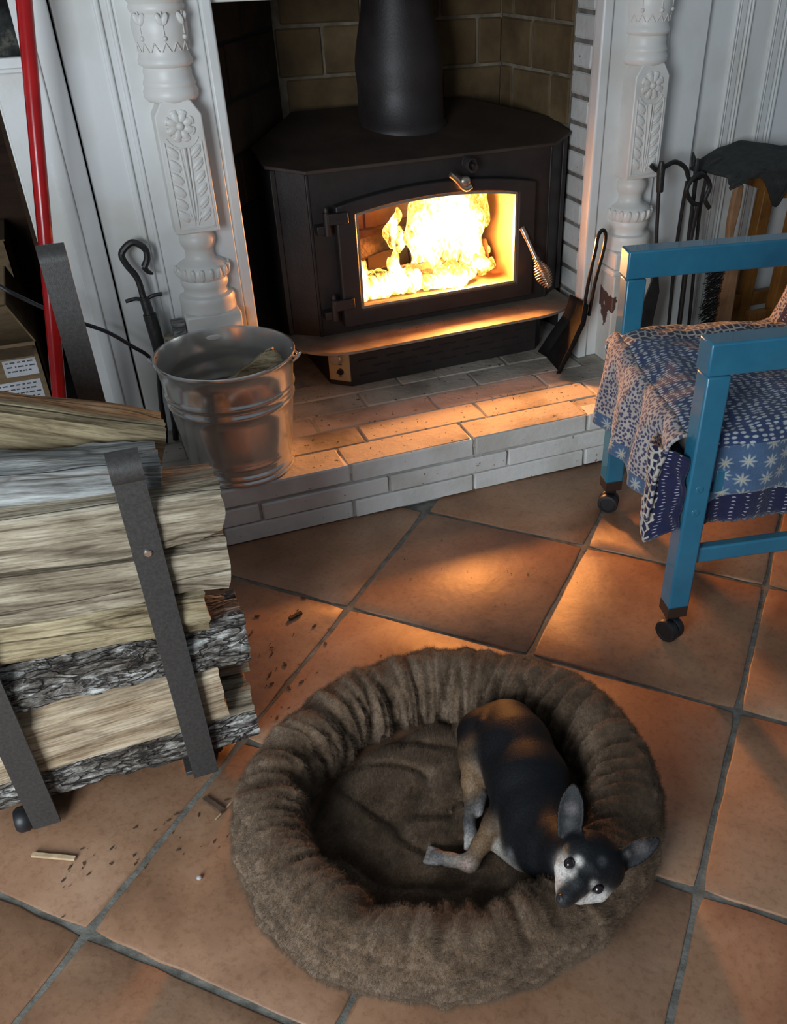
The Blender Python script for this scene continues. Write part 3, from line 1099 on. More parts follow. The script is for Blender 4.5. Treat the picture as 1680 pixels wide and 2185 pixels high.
lathe(bm, [(0, 0), (0.009, 0), (0.009, 0.006), (0, 0.006)], n=20)
bm.transform(Matrix.Rotation(PI / 2, 4, 'X'))
bx(bm, (-0.008, -0.012, -0.002), (0.003, -0.004, 0.002))
sw = ob('switch', bm, 'rubber', pn, sharp=30)
sw.location = (0.004, -0.003, -0.024)
for (px_, pz, w_) in ((0.004, -0.004, 0.010), (0.003, -0.040, 0.012)):
    bm = bm_new()
    bx(bm, (px_ - w_ / 2, -0.0036, pz - 0.001), (px_ + w_ / 2, -0.003, pz + 0.001))
    ob('legend', bm, 'ink', pn, smooth=False)
bm = bm_new()
lathe(bm, [(0, 0), (0.010, 0), (0.010, 0.01), (0, 0.01)], n=20)
bm.transform(Matrix.Rotation(PI / 2, 4, 'X'))
k2 = ob('primary_air_knob', bm, 'brass', stove, sharp=30)
k2.location = (-0.405, 0.015, 0.105)
# flue
bm = bm_new()
lathe(bm, [(0.128, 0.590), (0.128, 0.606), (0.119, 0.612), (0.117, 0.70), (0.120, 0.735), (0.119, 0.760), (0.112, 0.80), (0.096, 0.87), (0.090, 0.92), (0.088, 1.40)], (0.015, 0.262, 0), n=48)
ob('flue_pipe', bm, 'iron', stove, sharp=60)

# ------------------------------------------------------------------ the fire
def flame_mat():
    m, nt, b = new_mat('flame')
    nt.nodes.remove(b)
    at = N(nt, 'ShaderNodeAttribute', attribute_name='fire_core')
    v = coords(nt, (1, 1, 0.55))
    n = N(nt, 'ShaderNodeTexNoise', Scale=46.0, Detail=5, Distortion=1.8)
    nt.links.new(v, n.inputs['Vector'])
    ma = N(nt, 'ShaderNodeMath', operation='MULTIPLY_ADD')
    ma.inputs[1].default_value = 1.7
    nt.links.new(n.outputs[0], ma.inputs[0])
    sub = N(nt, 'ShaderNodeMath', operation='SUBTRACT')
    sub.inputs[1].default_value = 0.80
    nt.links.new(at.outputs['Color'], sub.inputs[0])
    nt.links.new(sub.outputs[0], ma.inputs[2])
    r = ramp(nt, ma.outputs[0], [(0.10, (1.0, 0.36, 0.04)), (0.34, (1.0, 0.58, 0.08)), (0.56, (1.0, 0.80, 0.25)), (0.85, (1.0, 0.93, 0.70))])
    st = N(nt, 'ShaderNodeMapRange')
    st.inputs[1].default_value, st.inputs[2].default_value = 0.1, 0.62
    st.inputs[3].default_value, st.inputs[4].default_value = 0.85, 2.4
    nt.links.new(ma.outputs[0], st.inputs[0])
    em = nt.nodes.new('ShaderNodeEmission')
    nt.links.new(r.outputs[0], em.inputs[0])
    nt.links.new(st.outputs[0], em.inputs[1])
    tr = nt.nodes.new('ShaderNodeBsdfTransparent')
    al = N(nt, 'ShaderNodeMapRange')
    al.inputs[1].default_value, al.inputs[2].default_value = 0.10, 0.34
    nt.links.new(ma.outputs[0], al.inputs[0])
    mx = nt.nodes.new('ShaderNodeMixShader')
    nt.links.new(al.outputs[0], mx.inputs[0])
    nt.links.new(tr.outputs[0], mx.inputs[1])
    nt.links.new(em.outputs[0], mx.inputs[2])
    nt.links.new(mx.outputs[0], nt.nodes['Material Output'].inputs[0])
    return m


MT['flame'] = flame_mat()
MT['ember'] = noisy('charred glowing log', [(0.3, (0.02, 0.012, 0.008)), (0.7, (0.10, 0.06, 0.035))], 25, 0.9, bstr=0.8)
fire = thing('fire', 'bright yellow-white fire burning behind the stove door glass', 'fire', (0.352, 0.494, H), math.radians(2.5))


def turb(x, y, z, seed):
    """cheap smooth turbulence, roughly -1..1"""
    r = np.random.RandomState(seed)
    out = np.zeros_like(x)
    amp, tot = 1.0, 0.0
    for f in (30, 62, 115, 200):
        for _ in range(5):
            k = r.normal(0, 1, 3)
            k /= np.linalg.norm(k)
            out += amp * np.sin(f * (k[0] * x * 1.35 + k[1] * y + k[2] * z * 0.5) + r.uniform(0, 6.28))
        tot += amp * 2.0
        amp *= 0.74
    return out / tot


def flame_body(lo, hi, parts, amp, seed, step=0.0028):
    """turbulent flame volume polygonised as one closed surface; core attribute grows inwards"""
    lo, hi = np.array(lo), np.array(hi)
    g = [np.arange(lo[k], hi[k], step).astype(np.float32) for k in range(3)]
    X, Y, Z = np.meshgrid(*g, indexing='ij')
    wx = X + 0.016 * np.sin(34 * Z + 9 * X + seed) + 0.008 * np.sin(71 * Z + seed * 2)
    D = np.full(X.shape, 1.0, np.float32)
    for (c, r, top) in parts:
        q = np.sqrt(((wx - c[0]) / r[0]) ** 2 + ((Y - c[1]) / r[1]) ** 2 + ((Z - c[2]) / r[2]) ** 2)
        d = (q - 1) * min(r) * 1.3
        D = np.minimum(D, d)
    n = turb(X, Y, Z, seed)
    n2 = turb(X * 1.7, Y, Z * 0.6, seed + 7)
    D = D + amp * n + amp * 0.55 * n2
    D[0], D[-1], D[:, 0], D[:, -1], D[:, :, 0], D[:, :, -1] = .01, .01, .01, .01, .01, .01
    V, F = surface_nets(D, lo, step)
    ij = np.clip(((V - lo) / step + 0.5).astype(int), 0, np.array(D.shape) - 1)
    me = bpy.data.meshes.new('flame')
    me.from_pydata(V.tolist(), [], F.tolist())
    core = np.zeros(len(V))
    env = np.full(len(V), 1.0)
    for (c, r, top) in parts:
        q = np.sqrt(((V[:, 0] - c[0]) / r[0]) ** 2 + ((V[:, 2] - c[2]) / r[2]) ** 2)
        env = np.minimum(env, q)
    core = np.clip(1.25 - env * 0.95, 0, 1)
    at = me.color_attributes.new('fire_core', 'FLOAT_COLOR', 'POINT')
    at.data.foreach_set('color', np.stack([core, core, core, np.ones(len(V))], 1).astype(np.float32).ravel())
    return ob('flame', me, 'flame', fire, sharp=180)


flame_body((-0.03, 0.13, 0.165), (0.285, 0.30, 0.52), [((0.125, 0.215, 0.345), (0.105, 0.045, 0.140), 1), ((0.05, 0.215, 0.30), (0.06, 0.04, 0.12), 1), ((0.19, 0.21, 0.30), (0.05, 0.04, 0.11), 1)], 0.030, 3)
flame_body((-0.285, 0.09, 0.160), (0.06, 0.24, 0.34), [((-0.11, 0.155, 0.198), (0.125, 0.035, 0.040), 1), ((-0.185, 0.16, 0.235), (0.030, 0.025, 0.062), 1), ((-0.06, 0.165, 0.225), (0.03, 0.022, 0.055), 1), ((0.0, 0.16, 0.2), (0.06, 0.03, 0.04), 1)], 0.017, 5)
flame_body((-0.03, 0.09, 0.160), (0.285, 0.20, 0.30), [((0.10, 0.145, 0.190), (0.11, 0.030, 0.035), 1), ((0.20, 0.15, 0.215), (0.04, 0.022, 0.03), 1)], 0.016, 8)
flame_body((-0.14, 0.17, 0.26), (0.03, 0.27, 0.44), [((-0.045, 0.22, 0.335), (0.016, 0.016, 0.055), 1), ((-0.02, 0.22, 0.30), (0.018, 0.016, 0.035), 1)], 0.006, 11)
flame_body((-0.298, 0.20, 0.30), (-0.20, 0.28, 0.49), [((-0.272, 0.24, 0.40), (0.013, 0.016, 0.065), 1)], 0.005, 12)
for (p, e, r) in (((0.145, 0.115, 0.315), 58.0, 0.045), ((0.04, 0.10, 0.295), 3.0, 0.04)):
    d = bpy.data.lights.new('fire_glow', 'POINT')
    d.energy = e
    d.color = (1.0, 0.40, 0.10)
    d.shadow_soft_size = r
    o = bpy.data.objects.new('fire_glow', d)
    C.objects.link(o)
    o.parent = fire
    o.location = p
for k, (a, b, r, lab) in enumerate((((-0.20, 0.20, 0.202), (0.05, 0.17, 0.206), 0.034, 'charred log burning at the left of the fire'),
                                    ((0.03, 0.27, 0.21), (0.26, 0.22, 0.225), 0.04, 'charred log burning at the right back of the fire'),
                                    ((-0.16, 0.28, 0.275), (0.04, 0.25, 0.315), 0.038, 'charred log leaning high at the back of the fire'))):
    a, b = Vector(a), Vector(b)
    bm = bm_new()
    pts = [a.lerp(b, t / 8) + Vector((0, random.uniform(-.003, .003), random.uniform(-.003, .003))) for t in range(9)]
    tube(bm, pts, [r * random.uniform(.9, 1.1) for _ in pts], 9)
    mw = Matrix.Translation(stove.location) @ Matrix.Rotation(math.radians(2.5), 4, 'Z')
    bm.transform(mw)
    tag(ob('burning_log', bm, 'ember', sharp=25), lab, 'log')

# ================================================================== ASH BUCKET AND WHAT STANDS ROUND IT
BC = Vector((-0.315, 0.118, H))
bucket = thing('metal_bucket', 'galvanised steel bucket on the hearth holding kindling', 'bucket', BC)


def br(z):
    return 0.1205 + (0.1545 - 0.1205) * (z / 0.284)


prof = [(0.0, 0.010), (0.112, 0.010), (0.117, 0.004), (0.121, 0.0), (0.1245, 0.001), (0.1265, 0.005), (0.1255, 0.010), (0.1235, 0.013), (0.1255, 0.017), (0.1265, 0.021), (0.1245, 0.026),
        (0.1225, 0.030), (0.1235, 0.040), (0.1262, 0.044), (0.1268, 0.049), (0.1255, 0.054)]
for z in (0.07, 0.10, 0.13, 0.155, 0.172):
    prof.append((br(z), z))
prof += [(br(.178) + .003, 0.178), (br(.182) + .0042, 0.183), (br(.187) + .003, 0.188), (br(.193), 0.193), (br(.200), 0.199), (br(.205) + .003, 0.204), (br(.209) + .0042, 0.209), (br(.213) + .002, 0.214),
         (br(.22), 0.220), (br(.25), 0.25), (br(.276), 0.276), (br(.28) + .003, 0.279), (br(.284) + .0042, 0.2835), (br(.287) + .0025, 0.287), (br(.287) - .0015, 0.287), (br(.28) - .002, 0.281)]
for z in (0.25, 0.22):
    prof.append((br(z) - 0.002, z))
prof += [(br(.209) + .001, 0.2085), (br(.2) - .002, 0.1985), (br(.183) + .001, 0.183), (br(.17) - .002, 0.17), (br(.1) - .002, 0.10), (br(.03) - .002, 0.02), (0.0, 0.018)]
bm = bm_new()
lathe(bm, prof, n=96, close=False)
ob('pail', bm, 'galv', bucket, sharp=60)
MT['ash'] = noisy('brown grey ash', [(0.3, (0.05, 0.035, 0.022)), (0.7, (0.12, 0.09, 0.06))], 40, 0.9, bstr=0.8)
bm = bm_new()
rings = []
for i in range(1, 13):
    rings.append([bm.verts.new((0.1385 * i / 12 * math.cos(2 * PI * k / 40), 0.1385 * i / 12 * math.sin(2 * PI * k / 40), 0.166 + 0.006 * noise.noise(Vector((i * .35, k * .5, 3))) * (i < 12))) for k in range(40)])
cc = bm.verts.new((0, 0, 0.168))
for k in range(40):
    bm.faces.new((cc, rings[0][k], rings[0][(k + 1) % 40]))
    for i in range(11):
        bm.faces.new((rings[i][k], rings[i + 1][k], rings[i + 1][(k + 1) % 40], rings[i][(k + 1) % 40]))
ob('ash_fill', bm, 'ash', bucket)['kind'] = 'stuff'
for s in (-1, 1):
    bm = bm_new()
    r = br(.27) + 0.002
    a = math.radians(162) if s < 0 else math.radians(-18)
    dv = Vector((math.cos(a), math.sin(a), 0))
    tv = Vector((-dv.y, dv.x, 0))
    tube(bm, [dv * (r - .002) + tv * .012 + Vector((0, 0, .262)), dv * (r + .010) + tv * .007 + Vector((0, 0, .270)), dv * (r + .016) + Vector((0, 0, .276)),
              dv * (r + .010) - tv * .007 + Vector((0, 0, .270)), dv * (r - .002) - tv * .012 + Vector((0, 0, .262))], 0.0028, 8)
    tube(bm, [dv * (r + .010) + Vector((0, 0, .277)), dv * (r - .004) + tv * .01 + Vector((0, 0, .284)), dv * (r + .006) + tv * .016 + Vector((0, 0, .268))], 0.0022, 8)
    ob('ear', bm, 'galv', bucket)


def stick(name, a, b, w, t, mat, seed, label, cat, group=None):
    rnd = random.Random(seed)
    a, b = Vector(a), Vector(b)
    d = (b - a).normalized()
    u, v = frame_of(d)
    bm = bm_new()
    rings = []
    for k in range(9):
        c = a.lerp(b, k / 8)
        rings.append([bm.verts.new(c + u * (sx * w * rnd.uniform(.85, 1.1)) + v * (sy * t * rnd.uniform(.85, 1.1))) for sx, sy in ((-1, -1), (1, -1), (1.05, 1), (-.8, 1))])
    for i in range(8):
        for k in range(4):
            bm.faces.new((rings[i][k], rings[i][(k + 1) % 4], rings[i + 1][(k + 1) % 4], rings[i + 1][k]))
    bm.faces.new(rings[0][::-1])
    bm.faces.new(rings[-1])
    return tag(ob(name, bm, mat, sharp=20), label, cat, group)


stick('kindling_stick', (-0.345, 0.120, 0.330), (-0.200, 0.090, 0.425), 0.010, 0.020, 'wood_yellow', 3, 'flat kindling stick leaning up inside the metal bucket', 'kindling')
stick('kindling_stick', (-0.335, 0.030, 0.365), (-0.212, 0.036, 0.412), 0.012, 0.010, 'wood_split', 4, 'short kindling stick just inside the bucket rim nearest the camera', 'kindling')
stick('kindling_stick', (-0.385, 0.290, H + 0.004), (-0.388, 0.300, 0.460), 0.018, 0.014, 'wood_grey', 5, 'grey kindling stick standing behind the bucket against the pedestal', 'kindling')
stick('kindling_stick', (-0.408, 0.288, H + 0.004), (-0.412, 0.305, 0.425), 0.013, 0.012, 'wood_split', 6, 'brown kindling stick standing behind the bucket, left of the grey one', 'kindling')

# log tongs with crook handle leaning at the wall
tg = thing('log_tongs', 'black wrought iron tongs with a crook handle leaning behind the bucket', 'tongs', (-0.46, 0.29, H))
bm = bm_new()
tube(bm, spline([(-0.451, 0.308, 0.50), (-0.452, 0.312, 0.520), (-0.456, 0.315, 0.565), (-0.473, 0.316, 0.599), (-0.477, 0.316, 0.624), (-0.450, 0.316, 0.644), (-0.426, 0.316, 0.628), (-0.425, 0.316, 0.606), (-0.435, 0.316, 0.588)], 7), 0.0075, 10)
tube(bm, spline([(-0.435, 0.316, 0.588), (-0.430, 0.316, 0.577), (-0.419, 0.315, 0.570)], 5), [0.0075, .0072, .007, .0065, .006, .0055, .005, .0045, .004, .003, .002], 10)
ob('crook', bm, 'black', tg, world=True)
bm = bm_new()
tube(bm, spline([(-0.493, 0.312, 0.517), (-0.470, 0.312, 0.520), (-0.450, 0.312, 0.515), (-0.430, 0.312, 0.522), (-0.409, 0.312, 0.523)], 4), 0.0045, 8)
ob('crossbar', bm, 'black', tg, world=True)
bm = bm_new()
tube(bm, [(-0.451, 0.308, 0.522), (-0.448, 0.304, 0.490), (-0.447, 0.302, 0.476)], [0.011, 0.012, 0.012], 12)
tube(bm, [(-0.447, 0.302, 0.484), (-0.443, 0.297, 0.42), (-0.442, 0.294, 0.380)], [0.0155, 0.0155, 0.014], 12)
ob('sleeve', bm, 'black', tg, world=True, sharp=30)
for pts in ([(-0.446, 0.294, 0.40), (-0.458, 0.290, 0.330), (-0.466, 0.288, 0.270), (-0.470, 0.287, 0.21), (-0.478, 0.286, 0.160)],
            [(-0.440, 0.294, 0.40), (-0.447, 0.290, 0.33), (-0.444, 0.289, 0.262), (-0.446, 0.290, 0.20), (-0.450, 0.292, 0.160)]):
    bm = bm_new()
    tube(bm, spline(pts, 5), [0.0055] * 11 + [0.0065] * 5 + [0.0075] * 5, 8)
    ob('prong', bm, 'black', tg, world=True)

# black cable sagging along the wall
bm = bm_new()
tube(bm, spline([(-0.90, 0.40, 0.72), (-0.80, 0.30, 0.655), (-0.736, 0.25, 0.606), (-0.699, 0.25, 0.575), (-0.659, 0.25, 0.545), (-0.601, 0.25, 0.507), (-0.548, 0.25, 0.475), (-0.501, 0.25, 0.432), (-0.470, 0.262, 0.395),
                  (-0.452, 0.268, 0.33), (-0.445, 0.262, 0.24), (-0.42, 0.275, 0.159), (-0.30, 0.30, 0.159)], 7), 0.0045, 8)
tag(ob('power_cable', bm, 'rubber'), 'thin black cable sagging from the nook to behind the bucket', 'cable')
# red pole
bm = bm_new()
a, b = Vector((-0.722, 0.075, H + 0.004)), Vector((-0.455, 0.345, 1.62))
tube(bm, [a, a.lerp(b, 0.004), a.lerp(b, 0.5), a.lerp(b, 0.995), b], [0.012, 0.0145, 0.0145, 0.0145, 0.012], 20)
tag(ob('red_pole', bm, 'red', sharp=40), 'long glossy red pole leaning against the wall', 'pole')
# framed picture on the cupboard, cut by the frame edge
pic = thing('framed_picture', 'dark picture in a white frame above the wood nook', 'picture', (-0.75, WY - 0.004, 1.0))
bm = bm_new()
bx(bm, (-0.95, WY - 0.030, 0.992), (-0.562, WY - 0.005, 1.012))
bx(bm, (-0.578, WY - 0.026, 1.012), (-0.562, WY - 0.005, 1.30))
bx(bm, (-0.95, WY - 0.034, 0.985), (-0.562, WY - 0.005, 0.994))
ob('frame', bm, 'white', pic, world=True, bevel=0.002)
MT['print'] = noisy('dark print', [(0.40, (0.006, 0.006, 0.007)), (0.55, (0.03, 0.032, 0.03)), (0.72, (0.26, 0.24, 0.18))], 14, 0.7, bstr=0, spec=0.1)
bm = bm_new()
bx(bm, (-0.95, WY - 0.012, 1.012), (-0.578, WY - 0.006, 1.30))
ob('print', bm, 'print', pic, world=True, smooth=False)

# cardboard boxes in the nook
def carton(name, lo, hi, label, flap=True):
    lo, hi = Vector(lo), Vector(hi)
    t = thing(name, label, 'box', ((lo.x + hi.x) / 2, (lo.y + hi.y) / 2, lo.z))
    w = 0.004
    bm = bm_new()
    for a, b in (((lo.x, lo.y, lo.z), (hi.x, lo.y + w, hi.z)), ((lo.x, hi.y - w, lo.z), (hi.x, hi.y, hi.z)), ((lo.x, lo.y, lo.z), (lo.x + w, hi.y, hi.z)),
                 ((hi.x - w, lo.y, lo.z), (hi.x, hi.y, hi.z)), ((lo.x, lo.y, lo.z), (hi.x, hi.y, lo.z + w))):
        bx(bm, a, b)
    ob('carton', bm, 'cardboard', t, world=True, smooth=False)
    if flap:
        bm = bm_new()
        prism(bm, [(lo.y, hi.z), (hi.y, hi.z), (hi.y - 0.01, hi.z + 0.11), (lo.y - 0.03, hi.z + 0.11)], hi.x - w, hi.x, axis='x')
        bmesh.ops.rotate(bm, verts=bm.verts, cent=(hi.x, lo.y, hi.z), matrix=rotm('Y', -0.35))
        ob('flap', bm, 'cardboard', t, world=True, smooth=False)
        bm = bm_new()
        bx(bm, (lo.x, lo.y - 0.07, hi.z - 0.012), (hi.x - 0.01, lo.y + 0.002, hi.z - 0.008))
        ob('flap', bm, 'cardboard', t, world=True, smooth=False)
    else:
        bm = bm_new()
        bx(bm, (lo.x, lo.y, hi.z), (hi.x, hi.y, hi.z + w))
        ob('lid', bm, 'cardboard', t, world=True, smooth=False)
    return t


b1 = carton('cardboard_box', (-1.10, 0.43, H), (-0.712, 0.72, 0.415), 'open cardboard box with white shipping labels in the nook')
for (x0, x1, z0, z1) in ((-0.80, -0.725, 0.335, 0.378), (-0.85, -0.728, 0.225, 0.322)):
    bm = bm_new()
    bx(bm, (x0, 0.4288, z0), (x1, 0.4300, z1))
    lb = ob('shipping_label', bm, 'label', b1, world=True, smooth=False)
    rl = random.Random(int(-x0 * 100))
    z = z1 - 0.008
    while z > z0 + 0.006:
        bm = bm_new()
        x = x0 + 0.006
        while x < x1 - 0.012:
            w = rl.uniform(0.003, 0.014)
            bx(bm, (x, 0.4283, z - 0.0016), (min(x + w, x1 - 0.005), 0.4288, z + 0.0016))
            x += w + rl.uniform(0.002, 0.006)
        ob('print_line', bm, 'ink', lb, world=True, smooth=False)
        z -= 0.011
carton('cardboard_box', (-1.12, 0.74, H), (-0.735, 0.94, 0.57), 'closed cardboard box standing behind the open box in the nook', flap=False)

# ================================================================== FIREWOOD RACK AND LOGS
rack = thing('log_rack', 'grey steel firewood rack with flat bar uprights', 'log rack', (-0.72, -0.49, 0.0))


def strap(bm, path, x0, x1, t):
    """flat bar following a (y,z) path, wide in x"""
    n = len(path)
    nr = []
    for i in range(n):
        a = Vector(path[max(i - 1, 0)])
        b = Vector(path[min(i + 1, n - 1)])
        d = (b - a).normalized()
        nr.append(Vector((-d.y, d.x)))
    rings = []
    for (p, q) in zip(path, nr):
        p = Vector(p)
        u, v = p + q * t / 2, p - q * t / 2
        rings.append([bm.verts.new((x0, u.x, u.y)), bm.verts.new((x1, u.x, u.y)), bm.verts.new((x1, v.x, v.y)), bm.verts.new((x0, v.x, v.y))])
    for i in range(n - 1):
        for k in range(4):
            bm.faces.new((rings[i][k], rings[i][(k + 1) % 4], rings[i + 1][(k + 1) % 4], rings[i + 1][k]))
    bm.faces.new(rings[0][::-1])
    bm.faces.new(rings[-1])


def upright(xc, y, h, toward):
    path = [(y, 0.010), (y, 0.03), (y, 0.3), (y, h - 0.02)]
    r = 0.019
    for t in np.linspace(0, 1.6 * PI, 22):
        path.append((y + toward * (r - r * math.cos(t)), h - 0.02 + r * math.sin(t)))
    bm = bm_new()
    strap(bm, path, xc - 0.0215, xc + 0.0215, 0.007)
    o = ob('upright', bm, 'rack', rack, world=True, bevel=0.001, sharp=40)
    return o


for xc, y, h, tw in ((-0.572, -0.700, 0.664, -1), (-0.838, -0.706, 0.664, -1), (-0.603, -0.28, 0.812, 1), (-0.865, -0.28, 0.812, 1)):
    upright(xc, y, h, tw)
for xc in (-0.585, -0.850):
    bm = bm_new()
    bx(bm, (xc - 0.02, -0.700, 0.018), (xc + 0.02, -0.28, 0.026))
    ob('base_rail', bm, 'rack', rack, world=True, bevel=0.001)
bm = bm_new()
tube(bm, [(-0.87, -0.45, 0.009), (-0.57, -0.45, 0.009)], 0.009, 10)
ob('floor_rod', bm, 'rack', rack, world=True)
for (x, y) in ((-0.872, -0.690), (-0.545, -0.640)):
    bm = bm_new()
    lathe(bm, [(0, -0.012), (0.018, -0.012), (0.022, -0.006), (0.022, 0.006), (0.018, 0.012), (0, 0.012)], n=24)
    bm.transform(Matrix.Translation((x, y, 0.022)) @ Matrix.Rotation(PI / 2, 4, 'Y'))
    ob('caster', bm, 'rubber', rack, world=True, sharp=40)
for z in (0.492,):
    bm = bm_new()
    lathe(bm, [(0, 0), (0.006, 0), (0.006, 0.0025), (0.0045, 0.004), (0, 0.004)], n=16)
    bm.transform(Matrix.Translation((-0.572, -0.703, z)) @ Matrix.Rotation(PI / 2, 4, 'X'))
    ob('rivet', bm, 'chrome', rack, world=True)


def log(A, B, poly, mats, seed, label, rough=0.006, twist=0.0, end_jit=0.004, notch=0, cat='log', barkamp=0.0):
    """split log from A (left end) to B (right end); poly = cross-section (y,z), mats = slot per edge (0 split, 1 bark)"""
    A, B = Vector(A), Vector(B)
    L = (B - A).length
    seg, sub = 30, 5
    rnd = random.Random(seed)
    off = Vector((rnd.uniform(0, 50), rnd.uniform(0, 50), rnd.uniform(0, 50)))
    sect, em = [], []
    n = len(poly)
    for k in range(n):
        a, b = Vector(poly[k]), Vector(poly[(k + 1) % n])
        for j in range(sub):
            sect.append(a.lerp(b, j / sub))
            em.append(mats[k])
    m = len(sect)
    bm = bm_new()
    rings = []
    for i in range(seg + 1):
        t = i / seg
        ring = []
        sc = 1 + 0.06 * noise.noise(off + Vector((t * 3, 0, 0)))
        for k, p in enumerate(sect):
            q = p * sc
            d = p.normalized()
            isb = em[k] or em[k - 1]
            nn = noise.noise(off + Vector((t * L * 9, p.x * 60, p.y * 60))) * rough
            nn += noise.noise(off + Vector((t * L * 4, p.x * 140, p.y * 140))) * rough * 0.6
            if isb:
                nn += (noise.noise(off + Vector((t * L * 38, p.x * 70, p.y * 70)))) * (rough * 0.8 + barkamp)
            q = q + d * nn
            x = t * L
            if i in (0, seg):
                x += rnd.uniform(-end_jit, end_jit) * 0.5 + noise.noise(off + Vector((p.x * 30, p.y * 30, i))) * end_jit
            if notch and i > seg - 5:
                z0, dep = notch
                x -= dep * math.exp(-((p.y - z0) / 0.012) ** 2) * (i - (seg - 5)) / 5 * (1 if p.x < 0.01 else 0.3)
            ring.append(bm.verts.new((x, q.x, q.y)))
        rings.append(ring)
    for i in range(seg):
        for k in range(m):
            f = bm.faces.new((rings[i][k], rings[i][(k + 1) % m], rings[i + 1][(k + 1) % m], rings[i + 1][k]))
            f.material_index = em[k]
    for ring, rev in ((rings[0], True), (rings[-1], False)):
        c = bm.verts.new(sum((v.co for v in ring), Vector()) / m)
        for k in range(m):
            f = bm.faces.new((ring[k], ring[(k + 1) % m], c))
            f.material_index = 2
    d = (B - A).normalized()
    yv = Vector((0, 0, 1)).cross(d).normalized()
    zv = d.cross(yv)
    R3 = Matrix((d, yv, zv)).transposed()
    return bm, A, R3


def add_log(A, B, poly, mats, seed, label, wood='wood_split', **kw):
    bm, a, R3 = log(A, B, poly, mats, seed, label, **kw)
    if kw.get('twist'):
        pass
    o = ob('firewood_log', bm, [wood, 'bark', 'endgrain'], sharp=60)
    o.location = a
    o.rotation_euler = R3.to_euler()
    return tag(o, label, 'log', 'split logs stacked in the rack')


def wedge(h, d):
    return [(-d * .5, -h * .5), (-d * .52, h * .42), (-d * .2, h * .52), (d * .5, h * .35), (d * .55, -h * .3), (d * .1, -h * .55)]


# front row, bottom to top (front faces just behind the uprights at y = -0.695)
add_log((-0.93, -0.617, 0.080), (-0.466, -0.617, 0.073), [(-0.070, -0.020), (-0.060, 0.030), (-0.02, 0.050), (0.055, 0.045), (0.065, -0.02), (0.02, -0.045), (-0.04, -0.046)], [1, 0, 0, 0, 1, 1, 1], 11,
        'bark edged log lying lowest in the rack, on the floor rails', barkamp=0.004)
add_log((-0.95, -0.640, 0.172), (-0.512, -0.638, 0.180), [(-0.048, -0.065), (-0.046, 0.035), (-0.020, 0.062), (0.035, 0.050), (0.045, -0.03), (0.0, -0.060)], [0, 0, 0, 0, 0, 0], 12,
        'pale freshly split log with a smooth face, second from the bottom of the rack', 'wood_fresh', rough=0.003)
add_log((-0.88, -0.555, 0.190), (-0.452, -0.562, 0.170), wedge(0.085, 0.07), [0, 0, 0, 0, 0, 0], 13, 'short squared log end sticking out behind the pale fresh log', 'wood_fresh', rough=0.003)
add_log((-0.93, -0.625, 0.290), (-0.455, -0.628, 0.268), [(-0.066, -0.030), (-0.058, 0.022), (-0.030, 0.044), (0.04, 0.040), (0.06, -0.01), (0.01, -0.042), (-0.04, -0.046)], [1, 1, 1, 0, 0, 0, 1], 14,
        'dark rough bark covered log at mid height in the rack', barkamp=0.007)
add_log((-0.95, -0.635, 0.400), (-0.508, -0.635, 0.350), [(-0.058, -0.036), (-0.055, 0.030), (-0.01, 0.040), (0.05, 0.03), (0.05, -0.03), (0.0, -0.038)], [0, 0, 0, 0, 0, 0], 15,
        'yellowish split log resting on the bark covered log', 'wood_yellow', rough=0.008)
add_log((-0.95, -0.628, 0.484), (-0.462, -0.630, 0.426), [(-0.064, -0.038), (-0.060, 0.032), (-0.02, 0.040), (0.05, 0.03), (0.055, -0.025), (0.0, -0.040)], [0, 0, 0, 0, 0, 0], 16,
        'tan split log with a brown sawn end, third from the top', 'wood_split', rough=0.008)
add_log((-0.95, -0.630, 0.562), (-0.456, -0.632, 0.522), [(-0.064, -0.040), (-0.060, 0.034), (-0.02, 0.040), (0.05, 0.03), (0.055, -0.025), (0.0, -0.042)], [0, 0, 0, 0, 0, 0], 17,
        'wide tan split log with a notch in its right end', 'wood_split', rough=0.007, notch=(-0.045, 0.05))
add_log((-0.95, -0.614, 0.638), (-0.530, -0.614, 0.574), [(-0.042, -0.034), (-0.040, 0.026), (-0.012, 0.034), (0.034, 0.030), (0.040, -0.02), (0.0, -0.040)], [0, 0, 0, 1, 1, 0], 18,
        'weathered grey log near the top of the stack', 'wood_grey', rough=0.007)
add_log((-0.96, -0.525, 0.742), (-0.516, -0.525, 0.572), [(-0.044, -0.046), (-0.042, 0.032), (-0.012, 0.040), (0.04, 0.032), (0.045, -0.02), (0.0, -0.040)], [0, 0, 0, 0, 1, 0], 19,
        'long tan split log slanting down across the top of the stack', 'wood_yellow', rough=0.006)
# rear row, glimpsed behind the uprights
for k, (z, xr, lab) in enumerate(((0.085, -0.500, 'brown log lowest in the rear row of the rack'), (0.195, -0.515, 'brown log second lowest in the rear row of the rack'),
                                  (0.305, -0.505, 'brown log in the middle of the rear row of the rack'), (0.415, -0.520, 'brown log in the rear row under the slanting top log'))):
    add_log((-0.93, -0.42, z + 0.01), (xr, -0.42, z), wedge(0.10, 0.13), [0, 1, 1, 0, 0, 0], 30 + k, lab, 'wood_split')
add_log((-0.93, -0.415, 0.53), (-0.56, -0.415, 0.50), wedge(0.075, 0.12), [0, 1, 1, 0, 0, 0], 36, 'short dark log wedged under the slanting top log', 'wood_split')

